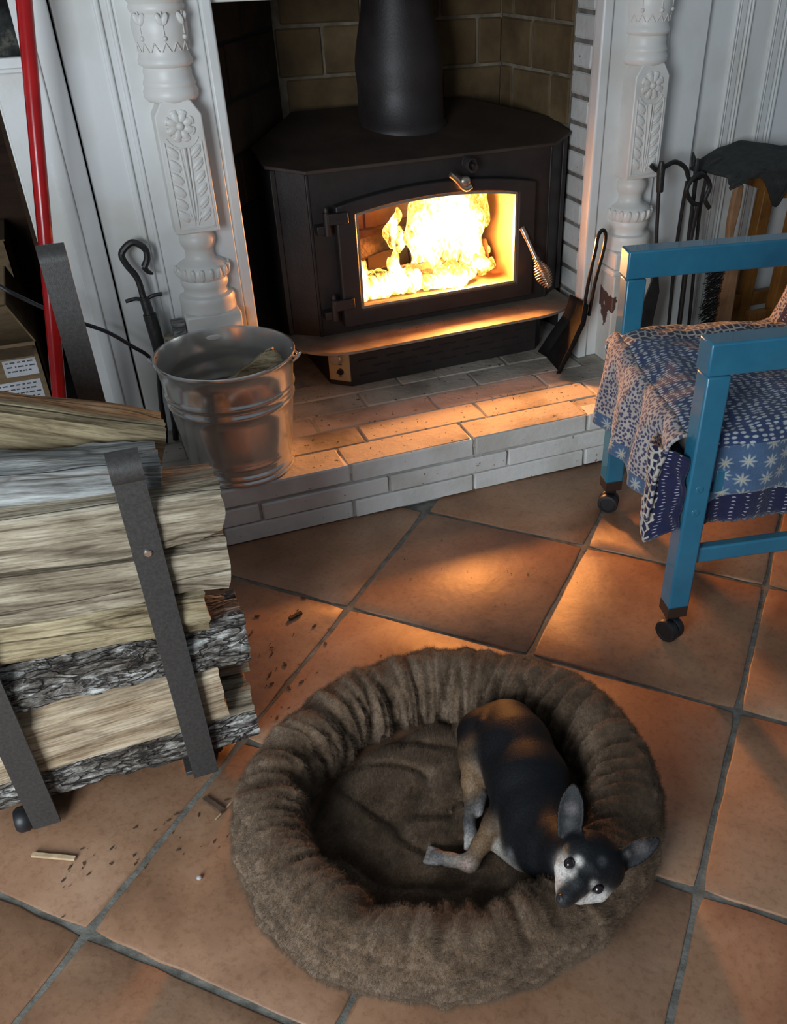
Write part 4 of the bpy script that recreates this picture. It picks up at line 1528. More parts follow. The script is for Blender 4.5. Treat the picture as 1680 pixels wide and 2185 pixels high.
# ================================================================== HEARTH TOOLS ON THE RIGHT
sh = thing('ash_shovel', 'black ash shovel with looped handle leaning beside the stove', 'shovel', (0.66, 0.30, H))
A, B, Cc, D = Vector((0.633, 0.236, H + 0.003)), Vector((0.655, 0.40, H + 0.003)), Vector((0.744, 0.355, 0.325)), Vector((0.730, 0.250, 0.335))
bm = bm_new()
nx, ny = 8, 8
nrm = (B - A).cross(D - A).normalized()
grid = []
for i in range(nx + 1):
    row = []
    for j in range(ny + 1):
        u, v = i / nx, j / ny
        p = A.lerp(B, u).lerp(D.lerp(Cc, u), v)
        rim = max(0, abs(u - 0.5) * 2 - 0.7) / 0.3
        p = p + nrm * (-0.024 * rim ** 2 - 0.03 * max(0, v - 0.75) * 4 * 0.6) + nrm * 0.003 * noise.noise(Vector((u * 6, v * 6, 1)))
        row.append(bm.verts.new(p))
    grid.append(row)
for i in range(nx):
    for j in range(ny):
        bm.faces.new((grid[i][j], grid[i + 1][j], grid[i + 1][j + 1], grid[i][j + 1]))
MT['pan_black'] = noisy('dull blackened steel', [(0.3, (0.004, 0.004, 0.004)), (0.7, (0.012, 0.010, 0.009))], 30, 0.8, bstr=0.3, spec=0.15)
pan = ob('pan', bm, 'pan_black', sh, world=True)
so = pan.modifiers.new('solid', 'SOLIDIFY')
so.thickness = 0.002
bm = bm_new()
tube(bm, spline([(0.716, 0.295, 0.300), (0.716, 0.280, 0.400), (0.724, 0.270, 0.490), (0.729, 0.270, 0.527), (0.742, 0.271, 0.541), (0.753, 0.272, 0.527), (0.750, 0.272, 0.485), (0.738, 0.280, 0.40), (0.736, 0.295, 0.300)], 8), 0.0052, 10)
ob('loop_handle', bm, 'gloss_black', sh, world=True)

ts = thing('fire_tool_stand', 'black iron fireside tool stand with two hooked arms behind the blue chair', 'tool stand', (1.02, 0.28, H))
bm = bm_new()
tube(bm, [(1.045, 0.285, H + 0.01), (1.035, 0.283, 0.40), (1.026, 0.281, 0.655)], 0.006, 10)
ob('post', bm, 'black', ts, world=True)
bm = bm_new()
tube(bm, [(1.026, 0.281, 0.645), (1.024, 0.281, 0.675), (1.022, 0.281, 0.690)], [0.008, 0.0095, 0.006], 10)
tube(bm, [(1.012, 0.281, 0.672), (1.009, 0.281, 0.695), (1.006, 0.281, 0.708)], [0.005, 0.006, 0.002], 8)
ob('finial', bm, 'black', ts, world=True)
for pts in ([(1.026, 0.281, 0.640), (1.005, 0.280, 0.640), (0.985, 0.278, 0.672), (0.951, 0.276, 0.690), (0.922, 0.274, 0.684), (0.897, 0.272, 0.674), (0.872, 0.270, 0.690)],
            [(1.030, 0.281, 0.640), (1.047, 0.280, 0.648), (1.072, 0.278, 0.674), (1.110, 0.276, 0.683), (1.145, 0.272, 0.668), (1.155, 0.270, 0.680)]):
    bm = bm_new()
    tube(bm, spline(pts, 6), 0.0062, 9)
    ob('hook_arm', bm, 'black', ts, world=True)
bm = bm_new()
lathe(bm, [(0, 0), (0.085, 0), (0.09, 0.005), (0.085, 0.011), (0.02, 0.016), (0.012, 0.03), (0, 0.03)], (1.045, 0.262, H), n=32)
ob('base', bm, 'black', ts, world=True, sharp=40)

pk = thing('hearth_shovel', 'small black hearth shovel hanging at the left of the tool stand', 'shovel', (0.91, 0.268, 0.25))
bm = bm_new()
tube(bm, [(0.893, 0.256, 0.700), (0.894, 0.256, 0.680), (0.899, 0.258, 0.625)], [0.007, 0.011, 0.010], 10)
tube(bm, [(0.899, 0.262, 0.625), (0.908, 0.262, 0.52), (0.922, 0.262, 0.395)], 0.0052, 10)
ob('shaft', bm, 'black', pk, world=True, sharp=40)
bm = bm_new()
prism(bm, [(0.912, 0.395), (0.930, 0.395), (0.940, 0.35), (0.925, 0.215), (0.868, 0.215), (0.890, 0.33)], 0.258, 0.262, axis='y')
ob('blade', bm, 'black', pk, world=True, bevel=0.001)

po = thing('fire_poker', 'black iron poker with ring handle hanging on the tool stand', 'poker', (1.0, 0.25, 0.2))
bm = bm_new()
tube(bm, spline([(1.022, 0.250, 0.580), (0.998, 0.250, 0.592), (0.979, 0.250, 0.624), (1.000, 0.250, 0.655), (1.028, 0.250, 0.655), (1.053, 0.250, 0.625), (1.044, 0.250, 0.592), (1.060, 0.247, 0.568)], 7), 0.0062, 10)
ob('ring_handle', bm, 'black', po, world=True)
bm = bm_new()
tube(bm, [(1.022, 0.250, 0.585), (1.014, 0.251, 0.46), (1.022, 0.252, 0.22)], 0.0062, 10)
ob('shaft', bm, 'black', po, world=True)
pt = thing('fire_tongs', 'thin black fire tongs hanging between shovel and poker on the stand', 'tongs', (0.99, 0.262, 0.2))
for dx in (0, 0.030):
    bm = bm_new()
    tube(bm, spline([(0.990 + dx * 2.0, 0.268, 0.640), (0.985 + dx * 2.0, 0.268, 0.56), (0.985 + dx * 2.3, 0.268, 0.42), (0.995 + dx * 2.4, 0.268, 0.22)], 6), 0.005, 8)
    ob('arm', bm, 'black', pt, world=True)
# hearth brush with a flat wooden handle
hb = thing('hearth_brush', 'hearth brush with a flat pale wooden handle and black bristles', 'brush', (1.14, 0.235, 0.2))
bm = bm_new()
prism(bm, [(1.122, 0.626), (1.134, 0.634), (1.146, 0.622), (1.148, 0.575), (1.140, 0.500), (1.143, 0.455), (1.172, 0.425), (1.180, 0.395), (1.186, 0.215), (1.128, 0.215), (1.132, 0.395), (1.136, 0.420), (1.124, 0.46), (1.116, 0.52), (1.118, 0.585)], 0.222, 0.240, axis='y')
ob('handle', bm, 'paddle', hb, world=True, bevel=0.005)
bm = bm_new()
tube(bm, spline([(1.134, 0.231, 0.620), (1.130, 0.228, 0.650), (1.140, 0.226, 0.668), (1.146, 0.230, 0.640), (1.136, 0.232, 0.618)], 5), 0.0022, 6)
ob('hanging_cord', bm, 'label', hb, world=True)
bm = bm_new()
rr = random.Random(8)
for k in range(240):
    z = rr.uniform(0.22, 0.42)
    y = rr.uniform(0.224, 0.250)
    tube(bm, [(1.134, y, z), (1.088 + rr.uniform(-.008, .008), y + rr.uniform(-.006, .006), z - rr.uniform(0.0, 0.03))], 0.0012, 3)
bb = ob('bristles', bm, 'black', hb, world=True, smooth=False)
bb['kind'] = 'stuff'

# amber wooden stool with a black cloth over it
st = thing('wooden_stool', 'amber varnished wooden stool frame at the right wall', 'stool', (1.36, 0.27, H))
for (x, y, lean) in ((1.325, 0.20, -0.015), (1.50, 0.20, 0.015), (1.325, 0.34, -0.015), (1.50, 0.34, 0.015)):
    bm = bm_new()
    prism(bm, [(x - 0.02 + lean, H), (x + 0.02 + lean, H), (x + 0.02, 0.60), (x - 0.02, 0.60)], y - 0.018, y + 0.018, axis='y')
    ob('leg', bm, 'amber', st, world=True, bevel=0.003)
bm = bm_new()
bx(bm, (1.245, 0.170, 0.590), (1.56, 0.36, 0.622))
ob('seat', bm, 'amber', st, world=True, bevel=0.004)
for y in (0.20, 0.34):
    bm = bm_new()
    bx(bm, (1.22, y - 0.012, 0.225), (1.52, y + 0.012, 0.268))
    ob('rung', bm, 'amber', st, world=True, bevel=0.003)


def sheet(name, fn, nu, nv, mat, parent=None, thick=0.004, label=None, cat=None, world=True, uvfn=None, matfn=None):
    bm = bm_new()
    G = [[bm.verts.new(fn(i / nu, j / nv)) for j in range(nv + 1)] for i in range(nu + 1)]
    uv = bm.loops.layers.uv.new('UVMap')
    for i in range(nu):
        for j in range(nv):
            f = bm.faces.new((G[i][j], G[i + 1][j], G[i + 1][j + 1], G[i][j + 1]))
            for l, (a, b) in zip(f.loops, ((i, j), (i + 1, j), (i + 1, j + 1), (i, j + 1))):
                u, v = a / nu, b / nv
                l[uv].uv = uvfn(u, v) if uvfn else (u, v)
            if matfn:
                f.material_index = matfn((i + .5) / nu, (j + .5) / nv)
    o = ob(name, bm, mat, parent, world=world, sharp=180, fix=False)
    if thick:
        s = o.modifiers.new('solid', 'SOLIDIFY')
        s.thickness = thick
        s.offset = 0
    if label:
        tag(o, label, cat)
    return o


def cloth_fn(u, v):
    # u along x from 1.04 to 1.36 ; v from behind over the seat edge and down the front
    x = 1.045 + 0.36 * u
    top = 0.628 + 0.075 * (1 - abs(2 * (u) - 1.1) ** 2 * 0.35)
    s = v * 0.36
    if s < 0.17:
        y = 0.34 - s
        z = top + 0.012 * math.sin(6 * u + 3 * v)
        if u < 0.5:
            z -= 0.02 * (1 - u / 0.5)
    else:
        d = s - 0.17
        y = 0.17 - 0.018 * math.sin(min(d, .05) / .05 * PI / 2) - 0.01 * noise.noise(Vector((u * 5, v * 5, 0)))
        ln = 0.10 + 0.75 * math.exp(-((u - 0.45) / 0.13) ** 2)
        z = top - d * ln * 0.75
        if u < 0.5:
            z -= 0.02 * (1 - u / 0.5)
    return Vector((x, y, z + 0.006 * noise.noise(Vector((u * 8, v * 8, 2)))))


sheet('black_cloth', cloth_fn, 36, 30, 'leather', None, 0.006, 'crumpled black cloth draped over the amber wooden stool', 'cloth')

# ================================================================== BLUE ARMCHAIR ON CASTERS
chair = thing('armchair', 'turquoise blue wooden armchair on black casters, facing the stove', 'chair', (0.398, -0.690, 0.0), math.radians(-10.5))
CW = 0.497
XF = 0.046            # far side of the frame sits this much further back


def cbox(name, lo, hi, mat='blue', bev=0.004, parent=chair):
    bm = bm_new()
    bx(bm, lo, hi)
    return ob(name, bm, mat, parent, bevel=bev)


for y in (0.0, CW):
    xo = XF * y / CW
    cbox('front_leg', (xo - 0.022, y - 0.022, 0.085), (xo + 0.023, y + 0.022, 0.591))
    cbox('rear_leg', (xo + 0.53, y - 0.022, 0.085), (xo + 0.575, y + 0.022, 0.80))
    cbox('armrest', (xo - 0.025, y - 0.024, 0.5925), (xo + 0.555, y + 0.024, 0.652))
    cbox('side_stretcher', (xo + 0.02, y - 0.011, 0.186), (xo + 0.535, y + 0.011, 0.222))
    yi = 0.02 if y < 0.1 else -0.02
    cbox('side_rail', (xo + 0.046, y - 0.011 + yi, 0.335), (xo + 0.535, y + 0.011 + yi, 0.385))
    for x in (xo, xo + 0.552):
        bm = bm_new()
        bx(bm, (x - 0.021, y - 0.021, 0.060), (x + 0.022, y + 0.021, 0.086))
        tube(bm, [(x, y, 0.064), (x, y, 0.040)], 0.008, 10)
        fe = ob('ferrule', bm, 'ferrule', chair, bevel=0.001)
        ang = -1.05 if y < 0.1 else -0.50
        Rz = Matrix.Translation((x - 0.006, y - 0.012, 0.0255)) @ Matrix.Rotation(ang, 4, 'Z') @ Matrix.Rotation(PI / 2, 4, 'X')
        for side in (-1, 1):
            bm = bm_new()
            lathe(bm, [(0, 0.001), (0.0235, 0.001), (0.0255, 0.004), (0.0255, 0.014), (0.0235, 0.0175), (0.018, 0.0185), (0.017, 0.0170), (0, 0.0170)], n=30)
            bm.transform(Rz @ Matrix.Scale(side, 4, (0, 0, 1)))
            ob('wheel', bm, 'rubber', chair, sharp=35)
        bm = bm_new()
        lathe(bm, [(0.0, -0.0012), (0.022, -0.0012), (0.022, 0.0012), (0, 0.0012)], n=24)
        bm.transform(Rz)
        bx(bm, (x - 0.012, y - 0.012, 0.044), (x + 0.012, y + 0.012, 0.060))
        ob('caster_fork', bm, 'rubber', chair, sharp=35)


def skewed(name, x0, x1, y0, y1, z0, z1, mat, bev=0.004):
    bm = bm_new()
    k0, k1 = XF * y0 / CW, XF * y1 / CW
    prism(bm, [(x0 + k0, y0), (x1 + k0, y0), (x1 + k1, y1), (x0 + k1, y1)], z0, z1)
    return ob(name, bm, mat, chair, bevel=bev)


skewed('front_rail', -0.012, 0.012, 0.02, CW - 0.02, 0.335, 0.385, 'blue')
skewed('rear_rail', 0.54, 0.565, 0.02, CW - 0.02, 0.335, 0.385, 'blue')
skewed('seat_board', 0.005, 0.54, 0.026, CW - 0.026, 0.386, 0.440, 'cream')
skewed('back_board', 0.545, 0.57, 0.012, CW - 0.012, 0.44, 0.80, 'blue')
for z in (0.367, 0.316):
    bm = bm_new()
    lathe(bm, [(0.0, -0.001), (0.003, -0.001), (0.0032, 0.0008), (0.0075, 0.0008), (0.0085, 0.0), (0.0085, -0.002), (0, -0.002)], n=20, close=False)
    bm.transform(Matrix.Translation((0.0, -0.0222, z)) @ Matrix.Rotation(PI / 2, 4, 'X'))
    ob('bolt_cap', bm, 'blue', chair, sharp=40)


def quilt_mat(name, kind):
    m, nt, b = new_mat(name)
    tc = nt.nodes.new('ShaderNodeTexCoord')
    mp = nt.nodes.new('ShaderNodeMapping')
    nt.links.new(tc.outputs['UV'], mp.inputs[0])
    uv = mp.outputs[0]
    navy, blue, lblue, cream = (0.014, 0.016, 0.055), (0.030, 0.050, 0.125), (0.12, 0.22, 0.42), (0.50, 0.46, 0.40)
    vo = N(nt, 'ShaderNodeTexVoronoi')
    vo.voronoi_dimensions = '2D'
    nt.links.new(uv, vo.inputs['Vector'])
    if kind == 'dash':
        mp.inputs['Scale'].default_value = (125, 58, 1)
        vo.inputs['Scale'].default_value = 1.0
        vo.inputs['Randomness'].default_value = 0.45
        r = ramp(nt, vo.outputs['Distance'], [(0.22, (0.42, 0.45, 0.46)), (0.36, blue)])
    elif kind == 'speck':
        mp.inputs['Scale'].default_value = (120, 120, 1)
        vo.inputs['Scale'].default_value = 1.0
        vo.inputs['Randomness'].default_value = 0.8
        r = ramp(nt, vo.outputs['Distance'], [(0.28, (0.06, 0.06, 0.12)), (0.46, (0.44, 0.39, 0.36))])
    elif kind == 'cells':
        mp.inputs['Scale'].default_value = (46, 62, 1)
        vo.feature = 'DISTANCE_TO_EDGE'
        vo.inputs['Scale'].default_value = 1.0
        vo.inputs['Randomness'].default_value = 0.75
        r = ramp(nt, vo.outputs['Distance'], [(0.10, cream), (0.16, navy)])
    elif kind == 'flower':
        mp.inputs['Scale'].default_value = (27, 27, 1)
        vo.inputs['Scale'].default_value = 1.0
        vo.inputs['Randomness'].default_value = 0.35
        sb_ = N(nt, 'ShaderNodeVectorMath', operation='SUBTRACT')
        nt.links.new(uv, sb_.inputs[0])
        nt.links.new(vo.outputs['Position'], sb_.inputs[1])
        sx = nt.nodes.new('ShaderNodeSeparateXYZ')
        nt.links.new(sb_.outputs[0], sx.inputs[0])
        at = N(nt, 'ShaderNodeMath', operation='ARCTAN2')
        nt.links.new(sx.outputs[1], at.inputs[0])
        nt.links.new(sx.outputs[0], at.inputs[1])
        mu = N(nt, 'ShaderNodeMath', operation='MULTIPLY')
        mu.inputs[1].default_value = 8.0
        nt.links.new(at.outputs[0], mu.inputs[0])
        co = N(nt, 'ShaderNodeMath', operation='COSINE')
        nt.links.new(mu.outputs[0], co.inputs[0])
        ma = N(nt, 'ShaderNodeMath', operation='MULTIPLY_ADD')
        ma.inputs[1].default_value = -0.13
        nt.links.new(co.outputs[0], ma.inputs[0])
        nt.links.new(vo.outputs['Distance'], ma.inputs[2])
        r = ramp(nt, ma.outputs[0], [(0.03, (0.5, 0.42, 0.25)), (0.06, (0.36, 0.38, 0.37)), (0.20, (0.31, 0.35, 0.37)), (0.33, (0.065, 0.115, 0.205))])
    else:
        mp.inputs['Scale'].default_value = (40, 130, 1)
        vo.inputs['Scale'].default_value = 1.0
        vo.inputs['Randomness'].default_value = 0.2
        r = ramp(nt, vo.outputs['Distance'], [(0.10, (0.42, 0.40, 0.48)), (0.16, navy)])
    wv = N(nt, 'ShaderNodeTexNoise', Scale=300.0, Detail=3)
    nt.links.new(tc.outputs['UV'], wv.inputs['Vector'])
    n2 = N(nt, 'ShaderNodeTexNoise', Scale=22.0, Detail=4)
    nt.links.new(tc.outputs['UV'], n2.inputs['Vector'])
    r2 = ramp(nt, n2.outputs[0], [(0.35, (0.72, 0.72, 0.76)), (0.6, (1, 1, 1))])
    mx = N(nt, 'ShaderNodeMixRGB', blend_type='MULTIPLY')
    mx.inputs[0].default_value = 0.9
    nt.links.new(r.outputs[0], mx.inputs[1])
    nt.links.new(r2.outputs[0], mx.inputs[2])
    nt.links.new(mx.outputs[0], b.inputs['Base Color'])
    b.inputs['Roughness'].default_value = 0.9
    b.inputs['Specular IOR Level'].default_value = 0.2
    b.inputs['Sheen Weight'].default_value = 0.2
    bump(nt, b, wv.outputs[0], 0.5, 0.004)
    return m


for k in ('dash', 'speck', 'cells', 'flower', 'stitch'):
    MT['q_' + k] = quilt_mat('quilt ' + k, k)
quilt = thing('patchwork_quilt', 'blue and white patchwork quilt draped over the blue armchair seat', 'quilt', (0.398, -0.690, 0.40), math.radians(-10.5))
ZS = 0.462 - 0.40


def drape(p, q, zt, r=0.028, flare=0.10):
    """p: y across the seat (negative hangs at the near side), q: x from the front edge (negative hangs at the front)"""
    y1 = CW - 0.015
    dq = max(-q - 0.0, 0)
    dp = max(-p, 0)
    df = max(p - y1, 0)
    d = math.hypot(dq, max(dp, df))
    w = noise.noise(Vector((p * 9, q * 9, 1.7))) * 0.016 + noise.noise(Vector((p * 24, q * 24, 4.1))) * 0.008 + noise.noise(Vector((p * 60, q * 60, 2.1))) * 0.003
    if d < 1e-6:
        puff = 0.014 * min(1, min(q, p, y1 - p) / 0.06)
        return Vector((q - 0.02 + XF * p / CW, p + 0.018, zt + puff + w * 0.7))
    ox, oy = -dq / d, (-dp if dp > 0 else df) / d
    arc = r * PI / 2
    if d < arc:
        a = d / r
        out, dn = r * math.sin(a), r * (1 - math.cos(a))
    else:
        out, dn = r + (d - arc) * flare, r + (d - arc)
    s = p if dq > 0 else q
    fold = 0.013 * math.sin(s * 46 + 1.3) * min(1, d / 0.10) + 0.007 * noise.noise(Vector((s * 22, d * 5, 3))) * min(1, d / 0.06)
    out += fold + w * 0.5
    return Vector((max(q, 0) - 0.02 + XF * min(max(p, 0), y1) / CW + ox * out, min(max(p, 0), y1) + 0.018 + oy * out, zt - dn + w * 0.3))


def top_pq(u, v):
    return ((CW - 0.015 + 0.10) * u, 0.43 * v)


def region(u, v):
    p, q = top_pq(u, v)
    if p > 0.40:
        return 1
    return 0


sheet('top_panel', lambda u, v: drape(*top_pq(u, v), ZS), 60, 40, ['q_dash', 'q_cells'], quilt, 0.006, world=False, uvfn=lambda u, v: top_pq(u, v), matfn=region)


def front_pq(u, v):
    return ((CW - 0.0) * u, -0.195 * v)


def freg(u, v):
    p, q = front_pq(u, v)
    if p < 0.075:
        return 2 if v > 0.25 else 0
    if v > 0.82:
        return 1
    return 0


sheet('front_drape', lambda u, v: drape(*front_pq(u, v), ZS), 64, 24, ['q_speck', 'q_flower', 'q_cells'], quilt, 0.006, world=False, uvfn=front_pq, matfn=freg)


def side_pq(u, v):
    return (-(0.150 + 0.018 * math.sin(u * 9 + 2)) * v, 0.0275 + 0.40 * u)


sheet('side_flap', lambda u, v: drape(*side_pq(u, v), ZS, r=0.022, flare=0.02) + Vector((0.0, 0.006, 0)), 50, 20, ['q_flower', 'q_dash'], quilt, 0.006, world=False, uvfn=side_pq,
      matfn=lambda u, v: 1 if v < 0.25 else 0)


def corner_fn(u, v):
    # hanging front-near corner: a navy and leopard fold with a drooping tip
    p = 0.085 - 0.10 * u
    x = -0.055 - 0.012 * math.sin(u * 5) + 0.01 * noise.noise(Vector((u * 5, v * 5, 0)))
    ln = 0.155 + 0.06 * (1 - abs(2 * u - 0.9))
    return Vector((x + 0.03 * max(0, u - .5), p, ZS - 0.03 - ln * v))


sheet('corner_fold', corner_fn, 16, 20, ['q_cells', 'q_stitch'], quilt, 0.006, world=False, uvfn=lambda u, v: (u * 0.12, v * 0.2), matfn=lambda u, v: 1 if u > 0.55 else 0)


def lining_fn(u, v):
    x = 0.03 + 0.40 * u
    d = v * (0.165 + 0.005 * abs(math.sin(u * 60)))
    return Vector((x, 0.012 + 0.004 * math.sin(u * 20) + 0.004 * noise.noise(Vector((u * 9, v * 4, 0))), ZS - 0.03 - d))


sheet('lining', lining_fn, 80, 12, ['q_stitch'], quilt, 0.004, world=False, uvfn=lambda u, v: (u * 0.34, v * 0.16))


def back_fn(u, v):
    y = 0.03 + (CW - 0.04) * u
    s = v * 0.42
    x = 0.39 + s * 0.36 + 0.012 * noise.noise(Vector((u * 7, v * 6, 9)))
    return Vector((x, y, ZS + 0.004 + s * 0.9 + 0.01 * noise.noise(Vector((u * 6, v * 6, 2)))))


sheet('back_panel', back_fn, 40, 30, ['q_stitch', 'q_speck'], quilt, 0.012, world=False, uvfn=lambda u, v: (u * 0.48, v * 0.42), matfn=lambda u, v: 1 if u > 0.93 else 0)

# ================================================================== DOG BED
def plush_mat(name, c0, c1, c2):
    m, nt, b = new_mat(name)
    v = coords(nt)
    n = N(nt, 'ShaderNodeTexNoise', Scale=18.0, Detail=6, Roughness=0.65)
    nt.links.new(v, n.inputs['Vector'])
    r = ramp(nt, n.outputs[0], [(0.30, c0), (0.50, c1), (0.75, c2)])
    nt.links.new(r.outputs[0], b.inputs['Base Color'])
    b.inputs['Roughness'].default_value = 0.85
    b.inputs['Specular IOR Level'].default_value = 0.15
    b.inputs['Sheen Weight'].default_value = 0.35
    b.inputs['Sheen Roughness'].default_value = 0.5
    b.inputs['Sheen Tint'].default_value = (0.75, 0.62, 0.5, 1)
    v2 = coords(nt, (1, 1, 0.6))
    n2 = N(nt, 'ShaderNodeTexNoise', Scale=190.0, Detail=5, Roughness=0.7, Distortion=0.6)
    nt.links.new(v2, n2.inputs['Vector'])
    bump(nt, b, n2.outputs[0], 0.9, 0.006)
    return m


MT['plush'] = plush_mat('brown plush', (0.072, 0.042, 0.024), (0.145, 0.090, 0.053), (0.25, 0.170, 0.112))
bed = thing('dog_bed', 'round brown plush dog bed with a thick ruffled bolster', 'dog bed', (-0.215, -0.972, 0.0))


def ridged(v):
    return 1 - abs(noise.noise(v)) * 2


def bolster_point(th, ph):
    """th round the bed, ph round the section (0 = outer side, pi/2 = crest, pi = inner side)"""
    ct, st_ = math.cos(th), math.sin(th)
    rough = noise.noise(Vector((ct * 2.1 + 4, st_ * 2.1, 0.3)))
    R = 0.260 * 0.285 / math.hypot(0.260 * ct, 0.285 * st_) + 0.007 * rough
    hw = 0.058 + 0.005 * noise.noise(Vector((ct * 3, st_ * 3, 7)))
    hh = 0.071 + 0.005 * noise.noise(Vector((ct * 2.5, st_ * 2.5, 3)))
    # front bolster is squashed where the head rests
    sq = math.exp(-((math.atan2(math.sin(th + 1.19), math.cos(th + 1.19))) / 0.33) ** 2)
    hh -= 0.010 * sq
    c, s = math.cos(ph), math.sin(ph)
    e = 0.82
    cr = math.copysign(abs(c) ** e, c)
    sr = math.copysign(abs(s) ** e, s)
    inner = max(0.0, -c)
    top = max(0.0, s)
    # gathered pleats: narrow creases running over the section, deepest inside
    pl = ridged(Vector((ct * 7.0, st_ * 7.0, ph * 0.22 + 0.25 * noise.noise(Vector((ct * 3, st_ * 3, ph))))))
    pl2 = ridged(Vector((ct * 15 + 11, st_ * 15, ph * 0.4 + 5)))
    w = 0.06 + 0.94 * min(1, inner * 1.1 + 0.28 * top * top)
    d = -0.019 * max(0, pl - 0.5) * 2.0 * w - 0.008 * max(0, pl2 - 0.45) * 1.6 * w
    d += 0.007 * noise.noise(Vector((ct * 6, st_ * 6, s * 1.2 + 2))) + 0.0075 * max(0.0, c) * noise.noise(Vector((ct * 9, st_ * 9, s * 7 + 1))) + 0.0045 * noise.noise(Vector((ct * 16, st_ * 16, s * 5))) + 0.0022 * noise.noise(Vector((ct * 45, st_ * 45, s * 16 + c * 9)))
    rr = R + (hw + d) * cr
    z = 0.073 + (hh + d) * sr
    if s < -0.3:
        z = max(z, 0.003)
    return Vector((rr * ct, rr * st_, max(z, 0.003)))


NT, NP = 420, 84
bm = bm_new()
G = [[bm.verts.new(bolster_point(2 * PI * i / NT, 2 * PI * j / NP)) for j in range(NP)] for i in range(NT)]
for i in range(NT):
    for j in range(NP):
        bm.faces.new((G[i][j], G[(i + 1) % NT][j], G[(i + 1) % NT][(j + 1) % NP], G[i][(j + 1) % NP]))
bolster = ob('bolster', bm, 'plush', bed, sharp=180)
bm = bm_new()
NR = 46
rings = []
for i in range(1, NR + 1):
    r = 0.222 * i / NR
    ring = []
    for k in range(160):
        a = 2 * PI * k / 160
        x, y = r * math.cos(a) * 1.05, r * math.sin(a) * 0.95
        e = (i / NR)
        z = 0.052 - 0.030 * max(0, e - 0.72) / 0.28 * (1 + 0.5 * math.cos(a - 3.6))
        cre = ridged(Vector((x * 9 + 3, y * 14 + x * 6, 0.2)))
        z += -0.016 * max(0, cre - 0.55) * 2 + 0.014 * noise.noise(Vector((x * 9, y * 9, 1))) + 0.004 * noise.noise(Vector((x * 28, y * 28, 3))) + 0.002 * noise.noise(Vector((x * 80, y * 80, 5)))
        ring.append(bm.verts.new((x, y, max(z, 0.008))))
    rings.append(ring)
c0 = bm.verts.new((0, 0, 0.052))
for k in range(160):
    bm.faces.new((c0, rings[0][k], rings[0][(k + 1) % 160]))
for i in range(NR - 1):
    for k in range(160):
        bm.faces.new((rings[i][k], rings[i + 1][k], rings[i + 1][(k + 1) % 160], rings[i][(k + 1) % 160]))
cushion = ob('cushion', bm, 'plush', bed, sharp=180)


def fur(o, count, length, seed, rad=0.00035):
    ps = o.modifiers.new('fur', 'PARTICLE_SYSTEM')
    st = ps.particle_system.settings
    ps.particle_system.seed = seed
    st.type = 'HAIR'
    st.count = count
    st.hair_length = length
    st.hair_step = 3
    st.child_type = 'INTERPOLATED'
    st.rendered_child_count = 10
    st.child_length = 1.0
    st.child_radius = 0.006
    st.clump_factor = 0.55
    st.roughness_1 = 0.002
    st.roughness_2 = 0.004
    st.roughness_endpoint = 0.003
    st.root_radius = 0.6
    st.tip_radius = 0.1
    st.radius_scale = rad
    st.display_step = 2
    st.render_step = 3


fur(bolster, 22000, 0.0065, 1)
fur(cushion, 8000, 0.006, 2)

# ================================================================== DOG
HO = np.array((-0.127, -1.235, 0.197))
HX, HY, HZ = np.array((0.925, -0.379, -0.013)), np.array((0.236, 0.546, 0.804)), np.array((-0.337, -0.476, 0.812))


def hd_(a, b, c):
    """head point in millimetres: a sideways, b up the brow, c out of the face"""
    return HO + (HX * a + HY * b + HZ * c) * 0.001


BLK, TAN, WHT, GRY, DRK = (0.0050, 0.0055, 0.0070), (0.17, 0.105, 0.058), (0.56, 0.52, 0.48), (0.085, 0.085, 0.09), (0.020, 0.016, 0.015)
CAPS = []   # a, ra, b, rb, colour


def cap(a, ra, b, rb, col):
    CAPS.append((np.array(a, float), ra, np.array(b, float), rb, np.array(col)))


cap((-0.082, -0.900, 0.108), .056, (-0.092, -0.945, 0.116), .063, BLK)
cap((-0.092, -0.945, 0.116), .063, (-0.100, -1.020, 0.116), .063, BLK)
cap((-0.100, -1.020, 0.116), .063, (-0.116, -1.085, 0.112), .055, BLK)
cap((-0.116, -1.085, 0.112), .055, (-0.122, -1.135, 0.122), .044, BLK)
cap((-0.122, -1.135, 0.122), .044, (-0.120, -1.190, 0.158), .034, BLK)
cap((-0.120, -1.190, 0.158), .034, hd_(6, 8, -24), .034, BLK)
# near hind leg
cap((-0.122, -0.890, 0.108), .044, (-0.146, -0.930, 0.106), .034, BLK)
cap((-0.146, -0.930, 0.106), .034, (-0.172, -0.965, 0.094), .019, TAN)
cap((-0.172, -0.965, 0.094), .017, (-0.184, -0.985, 0.080), .011, TAN)
cap((-0.184, -0.985, 0.080), .011, (-0.203, -1.022, 0.068), .0085, DRK)
cap((-0.203, -1.022, 0.068), .009, (-0.209, -1.042, 0.064), .0105, GRY)
for d in (-0.007, 0.0, 0.007):
    cap((-0.208 + d, -1.040 + d * .4, 0.064), .0055, (-0.213 + d * 1.3, -1.053 + d * .5, 0.060), .0050, WHT)
# other hind foot, toes only
cap((-0.168, -0.985, 0.076), .012, (-0.181, -1.005, 0.072), .010, GRY)
for d in (-0.006, 0.001, 0.008):
    cap((-0.181 + d * .3, -1.005 + d, 0.072), .005, (-0.194 + d * .3, -1.009 + d, 0.069), .0036, WHT)
# tail tucked along the thigh
cap((-0.098, -0.868, 0.130), .012, (-0.128, -0.905, 0.150), .0085, BLK)
cap((-0.128, -0.905, 0.150), .0085, (-0.150, -0.965, 0.126), .005, BLK)
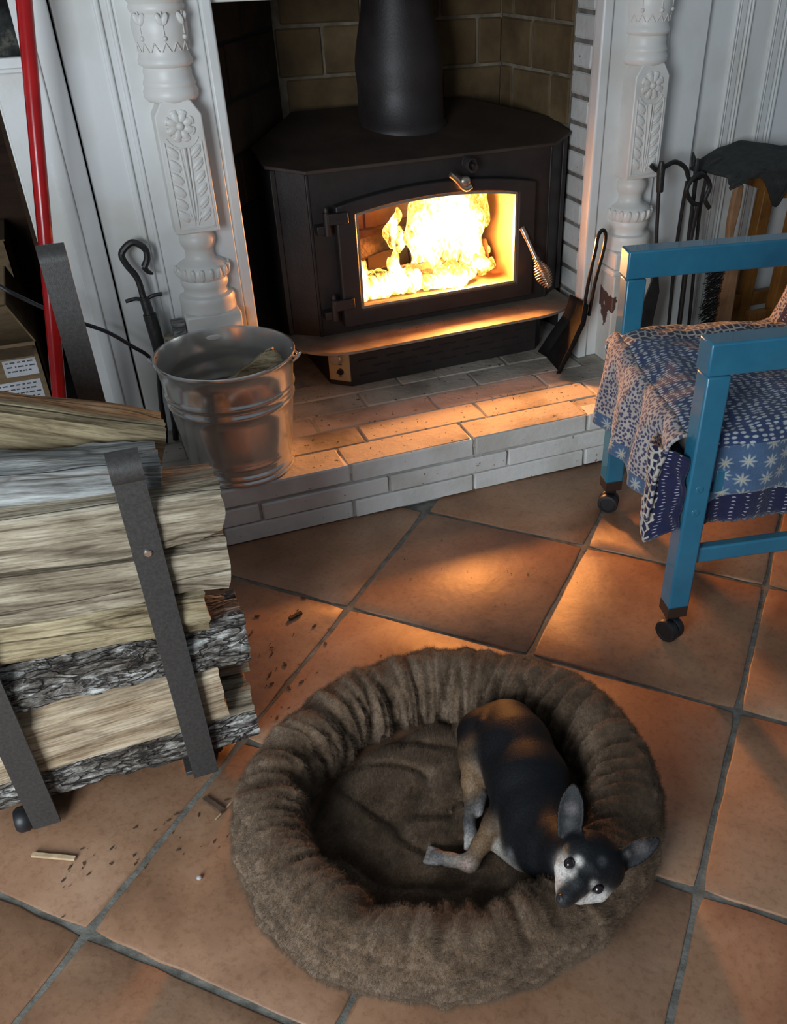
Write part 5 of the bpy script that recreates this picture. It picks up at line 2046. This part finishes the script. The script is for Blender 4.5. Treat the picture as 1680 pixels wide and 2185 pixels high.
# forelegs
cap((-0.150, -1.045, 0.108), .027, (-0.178, -1.058, 0.096), .018, BLK)
cap((-0.178, -1.058, 0.096), .017, (-0.205, -1.074, 0.084), .0135, TAN)
cap((-0.205, -1.074, 0.084), .0135, (-0.232, -1.091, 0.072), .013, TAN)
cap((-0.232, -1.091, 0.072), .0125, (-0.256, -1.070, 0.067), .0095, (0.36, 0.31, 0.26))
cap((-0.256, -1.070, 0.067), .0095, (-0.272, -1.056, 0.065), .0105, GRY)
for d in (-0.0095, -0.0032, 0.0032, 0.0095):
    cap((-0.270 + d * .6, -1.058 + d * .8, 0.064), .0046, (-0.283 + d * .8, -1.045 + d * 1.05, 0.0615), .0042, (0.26, 0.24, 0.23))
cap((-0.180, -1.086, 0.078), .012, (-0.160, -1.122, 0.082), .015, (0.34, 0.31, 0.27))
cap((-0.150, -1.105, 0.094), .030, (-0.140, -1.150, 0.104), .028, BLK)
# head
cap(hd_(8, 10, -20), .035, hd_(14, 4, -18), .035, BLK)
cap(hd_(-4, 18, -14), .026, hd_(28, -6, -14), .026, BLK)
cap(hd_(2, -6, 0), .027, hd_(-7, -20, 10), .019, BLK)
cap(hd_(-7, -20, 11), .0175, hd_(-22, -39, 22), .0122, DRK)
cap(hd_(-22, -39, 20), .0125, hd_(-27, -45, 24), .0098, DRK)
cap(hd_(-20, -8, -8), .021, hd_(-25, -26, 2), .014, WHT)
cap(hd_(16, -30, -10), .020, hd_(-4, -40, 2), .012, WHT)
cap(hd_(-10, -24, -12), .020, hd_(-24, -42, 8), .011, WHT)
EARS = [(hd_(-21, 36, -14), hd_(-12, 113, -24), (HX * 0.95 + HZ * 0.30), 0.0165), (hd_(44, 2, -16), hd_(101, 40, -22), (HY * 0.85 - HX * 0.45 + HZ * 0.2), 0.0150)]
PNK = (0.50, 0.38, 0.32)
SPLATS = [(hd_(-26, -2, 4), .016, WHT, .75), (hd_(-28, -16, 6), .014, WHT, .9), (hd_(-33, -26, 6), .013, PNK, .85), (hd_(-36, -38, 10), .012, (0.52, 0.44, 0.40), .85), (hd_(-32, 12, 2), .010, (0.30, 0.26, 0.22), .7),
          (hd_(-26, 22, 2), .008, TAN, .8), (hd_(14, -40, 8), .012, (0.42, 0.40, 0.38), .8), (hd_(-4, -46, 12), .010, (0.40, 0.36, 0.33), .7),
          # black skull cap running down the bridge of the muzzle
          (hd_(10, 14, 16), .021, BLK, 1.0), (hd_(22, 2, 14), .018, BLK, 1.0), (hd_(4, -2, 24), .012, BLK, 1.0), (hd_(0, -14, 26), .011, BLK, .95), (hd_(-6, -24, 28), .0105, BLK, .95), (hd_(-14, -33, 30), .011, BLK, .95),
          (hd_(-23, -42, 32), .011, BLK, .95), (hd_(38, -14, 4), .020, BLK, .95), (hd_(-12, 20, 10), .012, BLK, .8),
          # pale brows and cheeks by the eyes
          (hd_(-8, 6, 20), .0072, WHT, .85), (hd_(-29, 6, 12), .0062, WHT, .8), (hd_(-17, -9, 19), .0080, WHT, .85), (hd_(10, -23, 20), .0072, WHT, .85), (hd_(8, -36, 16), .0070, WHT, .85), (hd_(24, 6, 18), .007, GRY, .45),
          (hd_(-19.5, 3.0, 18), .0078, (0.02, 0.015, 0.015), .9), (hd_(19, -30, 15), .0078, (0.015, 0.012, 0.012), .9),
          (np.array((-0.172, -1.118, 0.100)), .010, (0.24, 0.24, 0.25), .4), (np.array((-0.150, -1.165, 0.112)), .020, BLK, .9), (np.array((-0.135, -1.180, 0.140)), .024, BLK, .9),
          (np.array((-0.240, -1.098, 0.080)), .010, (0.42, 0.30, 0.26), .8), (hd_(-22, 56, -8), .008, (0.16, 0.15, 0.15), .8), (hd_(-18, 76, -10), .010, (0.12, 0.10, 0.10), .8), (hd_(-24, 46, -6), .006, WHT, .6),
          (hd_(60, 12, -10), .007, (0.30, 0.29, 0.29), .6), (hd_(78, 24, -12), .011, (0.10, 0.09, 0.09), .7), (np.array((-0.148, -0.945, 0.135)), .016, BLK, .8), (np.array((-0.160, -0.930, 0.120)), .014, BLK, .5)]


def dog_field(X, Y, Z, step):
    D = np.full(X.shape, 0.05, np.float32)
    ox, oy, oz = X[0, 0, 0], Y[0, 0, 0], Z[0, 0, 0]

    def local(lo, hi):
        i0 = [max(int((lo[k] - o) / step), 0) for k, o in enumerate((ox, oy, oz))]
        i1 = [min(int((hi[k] - o) / step) + 2, X.shape[k]) for k, o in enumerate((ox, oy, oz))]
        return tuple(slice(a, b) for a, b in zip(i0, i1))

    def smin(sl, d, k):
        cur = D[sl]
        h = np.clip(0.5 + 0.5 * (cur - d) / k, 0, 1)
        D[sl] = cur * (1 - h) + d * h - k * h * (1 - h)

    for a, ra, b, rb, col in CAPS:
        m = max(ra, rb) + 0.03
        sl = local(np.minimum(a, b) - m, np.maximum(a, b) + m)
        px, py, pz = X[sl] - a[0], Y[sl] - a[1], Z[sl] - a[2]
        ba = b - a
        L = max(ba @ ba, 1e-9)
        t = np.clip((px * ba[0] + py * ba[1] + pz * ba[2]) / L, 0, 1)
        d = np.sqrt((px - ba[0] * t) ** 2 + (py - ba[1] * t) ** 2 + (pz - ba[2] * t) ** 2) - (ra + (rb - ra) * t)
        smin(sl, d.astype(np.float32), 0.016 if min(ra, rb) > .02 else (0.009 if min(ra, rb) > .008 else 0.004))
    for base, tip, wdir, wd in EARS:
        ax = tip - base
        L = np.linalg.norm(ax)
        ax = ax / L
        w = wdir - ax * (wdir @ ax)
        w = w / np.linalg.norm(w)
        n = np.cross(w, ax)
        if n @ HZ < 0:
            n = -n
        sl = local(np.minimum(base, tip) - .045, np.maximum(base, tip) + .03)
        px, py, pz = X[sl] - base[0], Y[sl] - base[1], Z[sl] - base[2]
        t = (px * ax[0] + py * ax[1] + pz * ax[2]) / L
        u = px * w[0] + py * w[1] + pz * w[2]
        v = px * n[0] + py * n[1] + pz * n[2]
        tc = np.clip(t, 0, 1)
        hw = wd * (0.80 + 0.75 * tc) * (1 - tc ** 2.3) ** 0.8 + 0.0018
        cup = 16.0 * u * u - 0.004 * (1 - tc) + 0.008 * tc * tc
        dv = np.abs(v - cup) - 0.0024
        du = np.abs(u) - hw
        dt = np.maximum(-t, t - 1) * L
        q = np.maximum(np.maximum(du * 0.85, dv), dt)
        smin(sl, q.astype(np.float32), 0.006)
    for e in EYES:
        m = 0.02
        sl = local(e - m, e + m)
        d = np.sqrt((X[sl] - e[0]) ** 2 + (Y[sl] - e[1]) ** 2 + (Z[sl] - e[2]) ** 2) - 0.0078
        k = 0.004
        cur = D[sl]
        h = np.clip(0.5 - 0.5 * (cur + d) / k, 0, 1)
        D[sl] = cur * (1 - h) - d * h + k * h * (1 - h)
    return D


EYES = [hd_(-19.5, 3.0, 16), hd_(19, -30, 13)]


step = 0.0021
org = np.array((-0.315, -1.345, 0.035))
dims = [int(v / step) for v in (0.345, 0.555, 0.30)]
g = [org[k] + np.arange(dims[k]) * step for k in range(3)]
X, Y, Z = np.meshgrid(*[a.astype(np.float32) for a in g], indexing='ij')
D = dog_field(X, Y, Z, step)
V, Fq = surface_nets(D, org, step)
del X, Y, Z, D
base = np.array((-0.13, -1.03, 0.05))
me = bpy.data.meshes.new('dog')
me.from_pydata((V - base).tolist(), [], Fq.tolist())
num = np.zeros((len(V), 3))
den = np.zeros(len(V))
for a, ra, b, rb, col in CAPS:
    ba = b - a
    t = np.clip(((V - a) @ ba) / max(ba @ ba, 1e-9), 0, 1)
    d = np.linalg.norm(V - (a + t[:, None] * ba), axis=1) - (ra + (rb - ra) * t)
    w = np.exp(-np.clip(d, -0.02, 0.1) / 0.0035)
    num += w[:, None] * col
    den += w
colv = num / den[:, None]
for base_e, tip, wdir, wd in EARS:
    ax = tip - base_e
    t = ((V - base_e) @ ax) / (ax @ ax)
    dist = np.linalg.norm(V - (base_e + np.clip(t, 0, 1)[:, None] * ax), axis=1)
    m = ((t > 0.12) & (dist < 0.04))
    colv[m] = colv[m] * 0.3 + np.array((0.012, 0.012, 0.013)) * 0.7
for c, r, col, stg in SPLATS:
    w = np.exp(-(np.linalg.norm(V - c, axis=1) / r) ** 3) * stg
    colv = colv * (1 - w[:, None]) + np.array(col) * w[:, None]
at = me.color_attributes.new('coat', 'FLOAT_COLOR', 'POINT')
at.data.foreach_set('color', np.concatenate([colv, np.ones((len(V), 1))], 1).astype(np.float32).ravel())


def coat_mat():
    m, nt, b = new_mat('short dog coat')
    a = N(nt, 'ShaderNodeAttribute', attribute_name='coat')
    v = coords(nt)
    n = N(nt, 'ShaderNodeTexNoise', Scale=260.0, Detail=5, Roughness=0.7)
    nt.links.new(v, n.inputs['Vector'])
    r = ramp(nt, n.outputs[0], [(0.35, (0.6, 0.6, 0.6)), (0.65, (1.35, 1.35, 1.35))])
    mx = N(nt, 'ShaderNodeMixRGB', blend_type='MULTIPLY')
    mx.inputs[0].default_value = 1.0
    nt.links.new(a.outputs['Color'], mx.inputs[1])
    nt.links.new(r.outputs[0], mx.inputs[2])
    nt.links.new(mx.outputs[0], b.inputs['Base Color'])
    b.inputs['Roughness'].default_value = 0.5
    b.inputs['Specular IOR Level'].default_value = 0.22
    b.inputs['Sheen Weight'].default_value = 0.0
    bump(nt, b, n.outputs[0], 0.45, 0.002)
    return m


MT['coat'] = coat_mat()
dog = ob('dog', me, 'coat', None, sharp=180)
dog.location = base
tag(dog, 'small black dog with tan legs and greying muzzle, curled in the plush bed', 'dog')
MT['eye'] = noisy('dark wet eye', [(0.3, (0.006, 0.004, 0.004)), (0.7, (0.014, 0.009, 0.012))], 60, 0.06, bstr=0, spec=0.7)
MT['nose'] = noisy('moist black nose', [(0.3, (0.012, 0.010, 0.010)), (0.7, (0.03, 0.026, 0.026))], 300, 0.35, bstr=0.3, bscale=900, bdist=0.001)
for e in EYES:
    bm = bm_new()
    ellip(bm, Vector(e - base - HZ * 0.0012), (0.0074, 0.0074, 0.0074), None, 20, 14)
    ob('eye', bm, 'eye', dog)
bm = bm_new()
npos = hd_(-27.5, -45.5, 28.5) - base
Q = Matrix((Vector(HX * 0.76 - HY * 0.65).normalized(), Vector(-HX * 0.63 - HY * 0.77).normalized(), Vector(HZ).normalized())).transposed()
ellip(bm, Vector(npos), (0.0105, 0.0080, 0.0075), Q, 18, 12)
nose = ob('nose', bm, 'nose', dog)
for s in (-1, 1):
    bm = bm_new()
    c = Vector(npos) + Q @ Vector((0.0048 * s, 0.0015, 0.0062))
    ellip(bm, c, (0.0024, 0.0019, 0.0016), Q, 10, 8)
    ob('nostril', bm, 'soot_shade', nose)  # dark blob for the shade inside the nostril, no hole cut

# ================================================================== CRUMBS AND CHIPS
rc = random.Random(44)
chip_me = []
for k in range(6):
    bm = bm_new()
    n = rc.choice((5, 6, 7))
    L = rc.uniform(0.8, 1.3)
    ring = [(L * math.cos(2 * PI * i / n) * rc.uniform(.7, 1.1), 0.42 * math.sin(2 * PI * i / n) * rc.uniform(.6, 1.1)) for i in range(n)]
    prism(bm, ring, 0.0, 0.32)
    for v in bm.verts:
        v.co.z += 0.12 * noise.noise(v.co * 3 + Vector((k, 0, 0)))
    zmin = min(v.co.z for v in bm.verts)
    for v in bm.verts:
        v.co.z -= zmin
    bmesh.ops.recalc_face_normals(bm, faces=bm.faces)
    me = bpy.data.meshes.new('bark_chip')
    bm.to_mesh(me)
    bm.free()
    me.materials.append(MT['bits'])
    chip_me.append(me)


def chip(x, y, z, size, label, group, name='bark_chip', me=None):
    o = bpy.data.objects.new(name, me or rc.choice(chip_me))
    C.objects.link(o)
    o.location = (x, y, z)
    o.rotation_euler = (0, 0, rc.uniform(0, 6.28))
    o.scale = (size, size, size * 0.8)
    return tag(o, label, 'wood chip', group)


for k in range(70):                                   # beside the log stack, right of it
    x = -0.50 + abs(rc.gauss(0, 0.10)) + 0.02
    y = -0.60 + rc.gauss(0.06, 0.16)
    if y < -0.02 and not (math.hypot(x + 0.215, y + 0.972) < 0.36) and not (x < -0.44 and y > -0.72 and y < -0.30):
        chip(x, y, 0.0005, rc.choice((0.002, 0.003, 0.004, 0.007)), 'dark bark crumb on the tiles right of the log stack', 'bark crumbs right of the log stack')
for k in range(50):                                   # in front of the rack
    x, y = rc.uniform(-0.84, -0.52), -0.76 - abs(rc.gauss(0, 0.07))
    if math.hypot(x + 0.215, y + 0.972) > 0.36:
        chip(x, y, 0.0005, rc.choice((0.0015, 0.002, 0.003, 0.0045)), 'dark bark crumb on the tiles in front of the log rack', 'bark crumbs in front of the log rack')
for k in range(26):                                   # scattered over the open floor
    x, y = rc.uniform(-0.35, 0.35), rc.uniform(-0.55, -0.12)
    if math.hypot(x + 0.215, y + 0.972) > 0.38:
        chip(x, y, 0.0005, rc.choice((0.0015, 0.002, 0.003)), 'dark crumb on the firelit tiles in front of the hearth', 'crumbs on the firelit tiles')
for k in range(60):                                   # on the hearth ledge
    x, y = rc.uniform(-0.15, 0.66), rc.uniform(0.012, 0.20)
    chip(x, y, H + 0.0008, rc.choice((0.0015, 0.002, 0.0028, 0.004)), 'dark bark crumb on the firelit edge of the hearth', 'bark crumbs on the hearth edge')
for k in range(40):                                   # ash flakes on the stove lip
    x, y = rc.uniform(0.10, 0.62), rc.uniform(0.42, 0.465)
    o = chip(x, y + 0.03 * (x - 0.3) * 0.9, H + 0.1372, rc.choice((0.0012, 0.0018, 0.0025)), 'grey ash flake on the stove lip below the door', 'ash flakes on the stove lip', 'ash_flake')
for (a, b, w, lab) in (((-0.865, -0.755, 0.004), (-0.800, -0.790, 0.004), 0.0035, 'pale curved wood splinter on the floor by the left rack foot'),
                       ((-0.585, -0.748, 0.004), (-0.560, -0.790, 0.004), 0.0045, 'brown wood splinter on the grout line by the right rack foot'),
                       ((-0.575, -0.800, 0.002), (-0.520, -0.755, 0.002), 0.0012, 'thin pale fibre on the floor between rack and dog bed'),
                       ((-0.330, -0.330, 0.003), (-0.300, -0.318, 0.003), 0.004, 'small brown wood chip on the tiles near the hearth')):
    stick('wood_splinter', a, b, w, w * 0.7, 'splinter' if 'pale' in lab else 'bits', int(w * 1e5), lab, 'splinter')
bm = bm_new()
ellip(bm, (-0.620, -0.905, 0.004), (0.0045, 0.004, 0.004), None, 8, 6)
tag(ob('pebble', bm, 'label'), 'tiny white pebble on the tiles left of the dog bed', 'pebble')
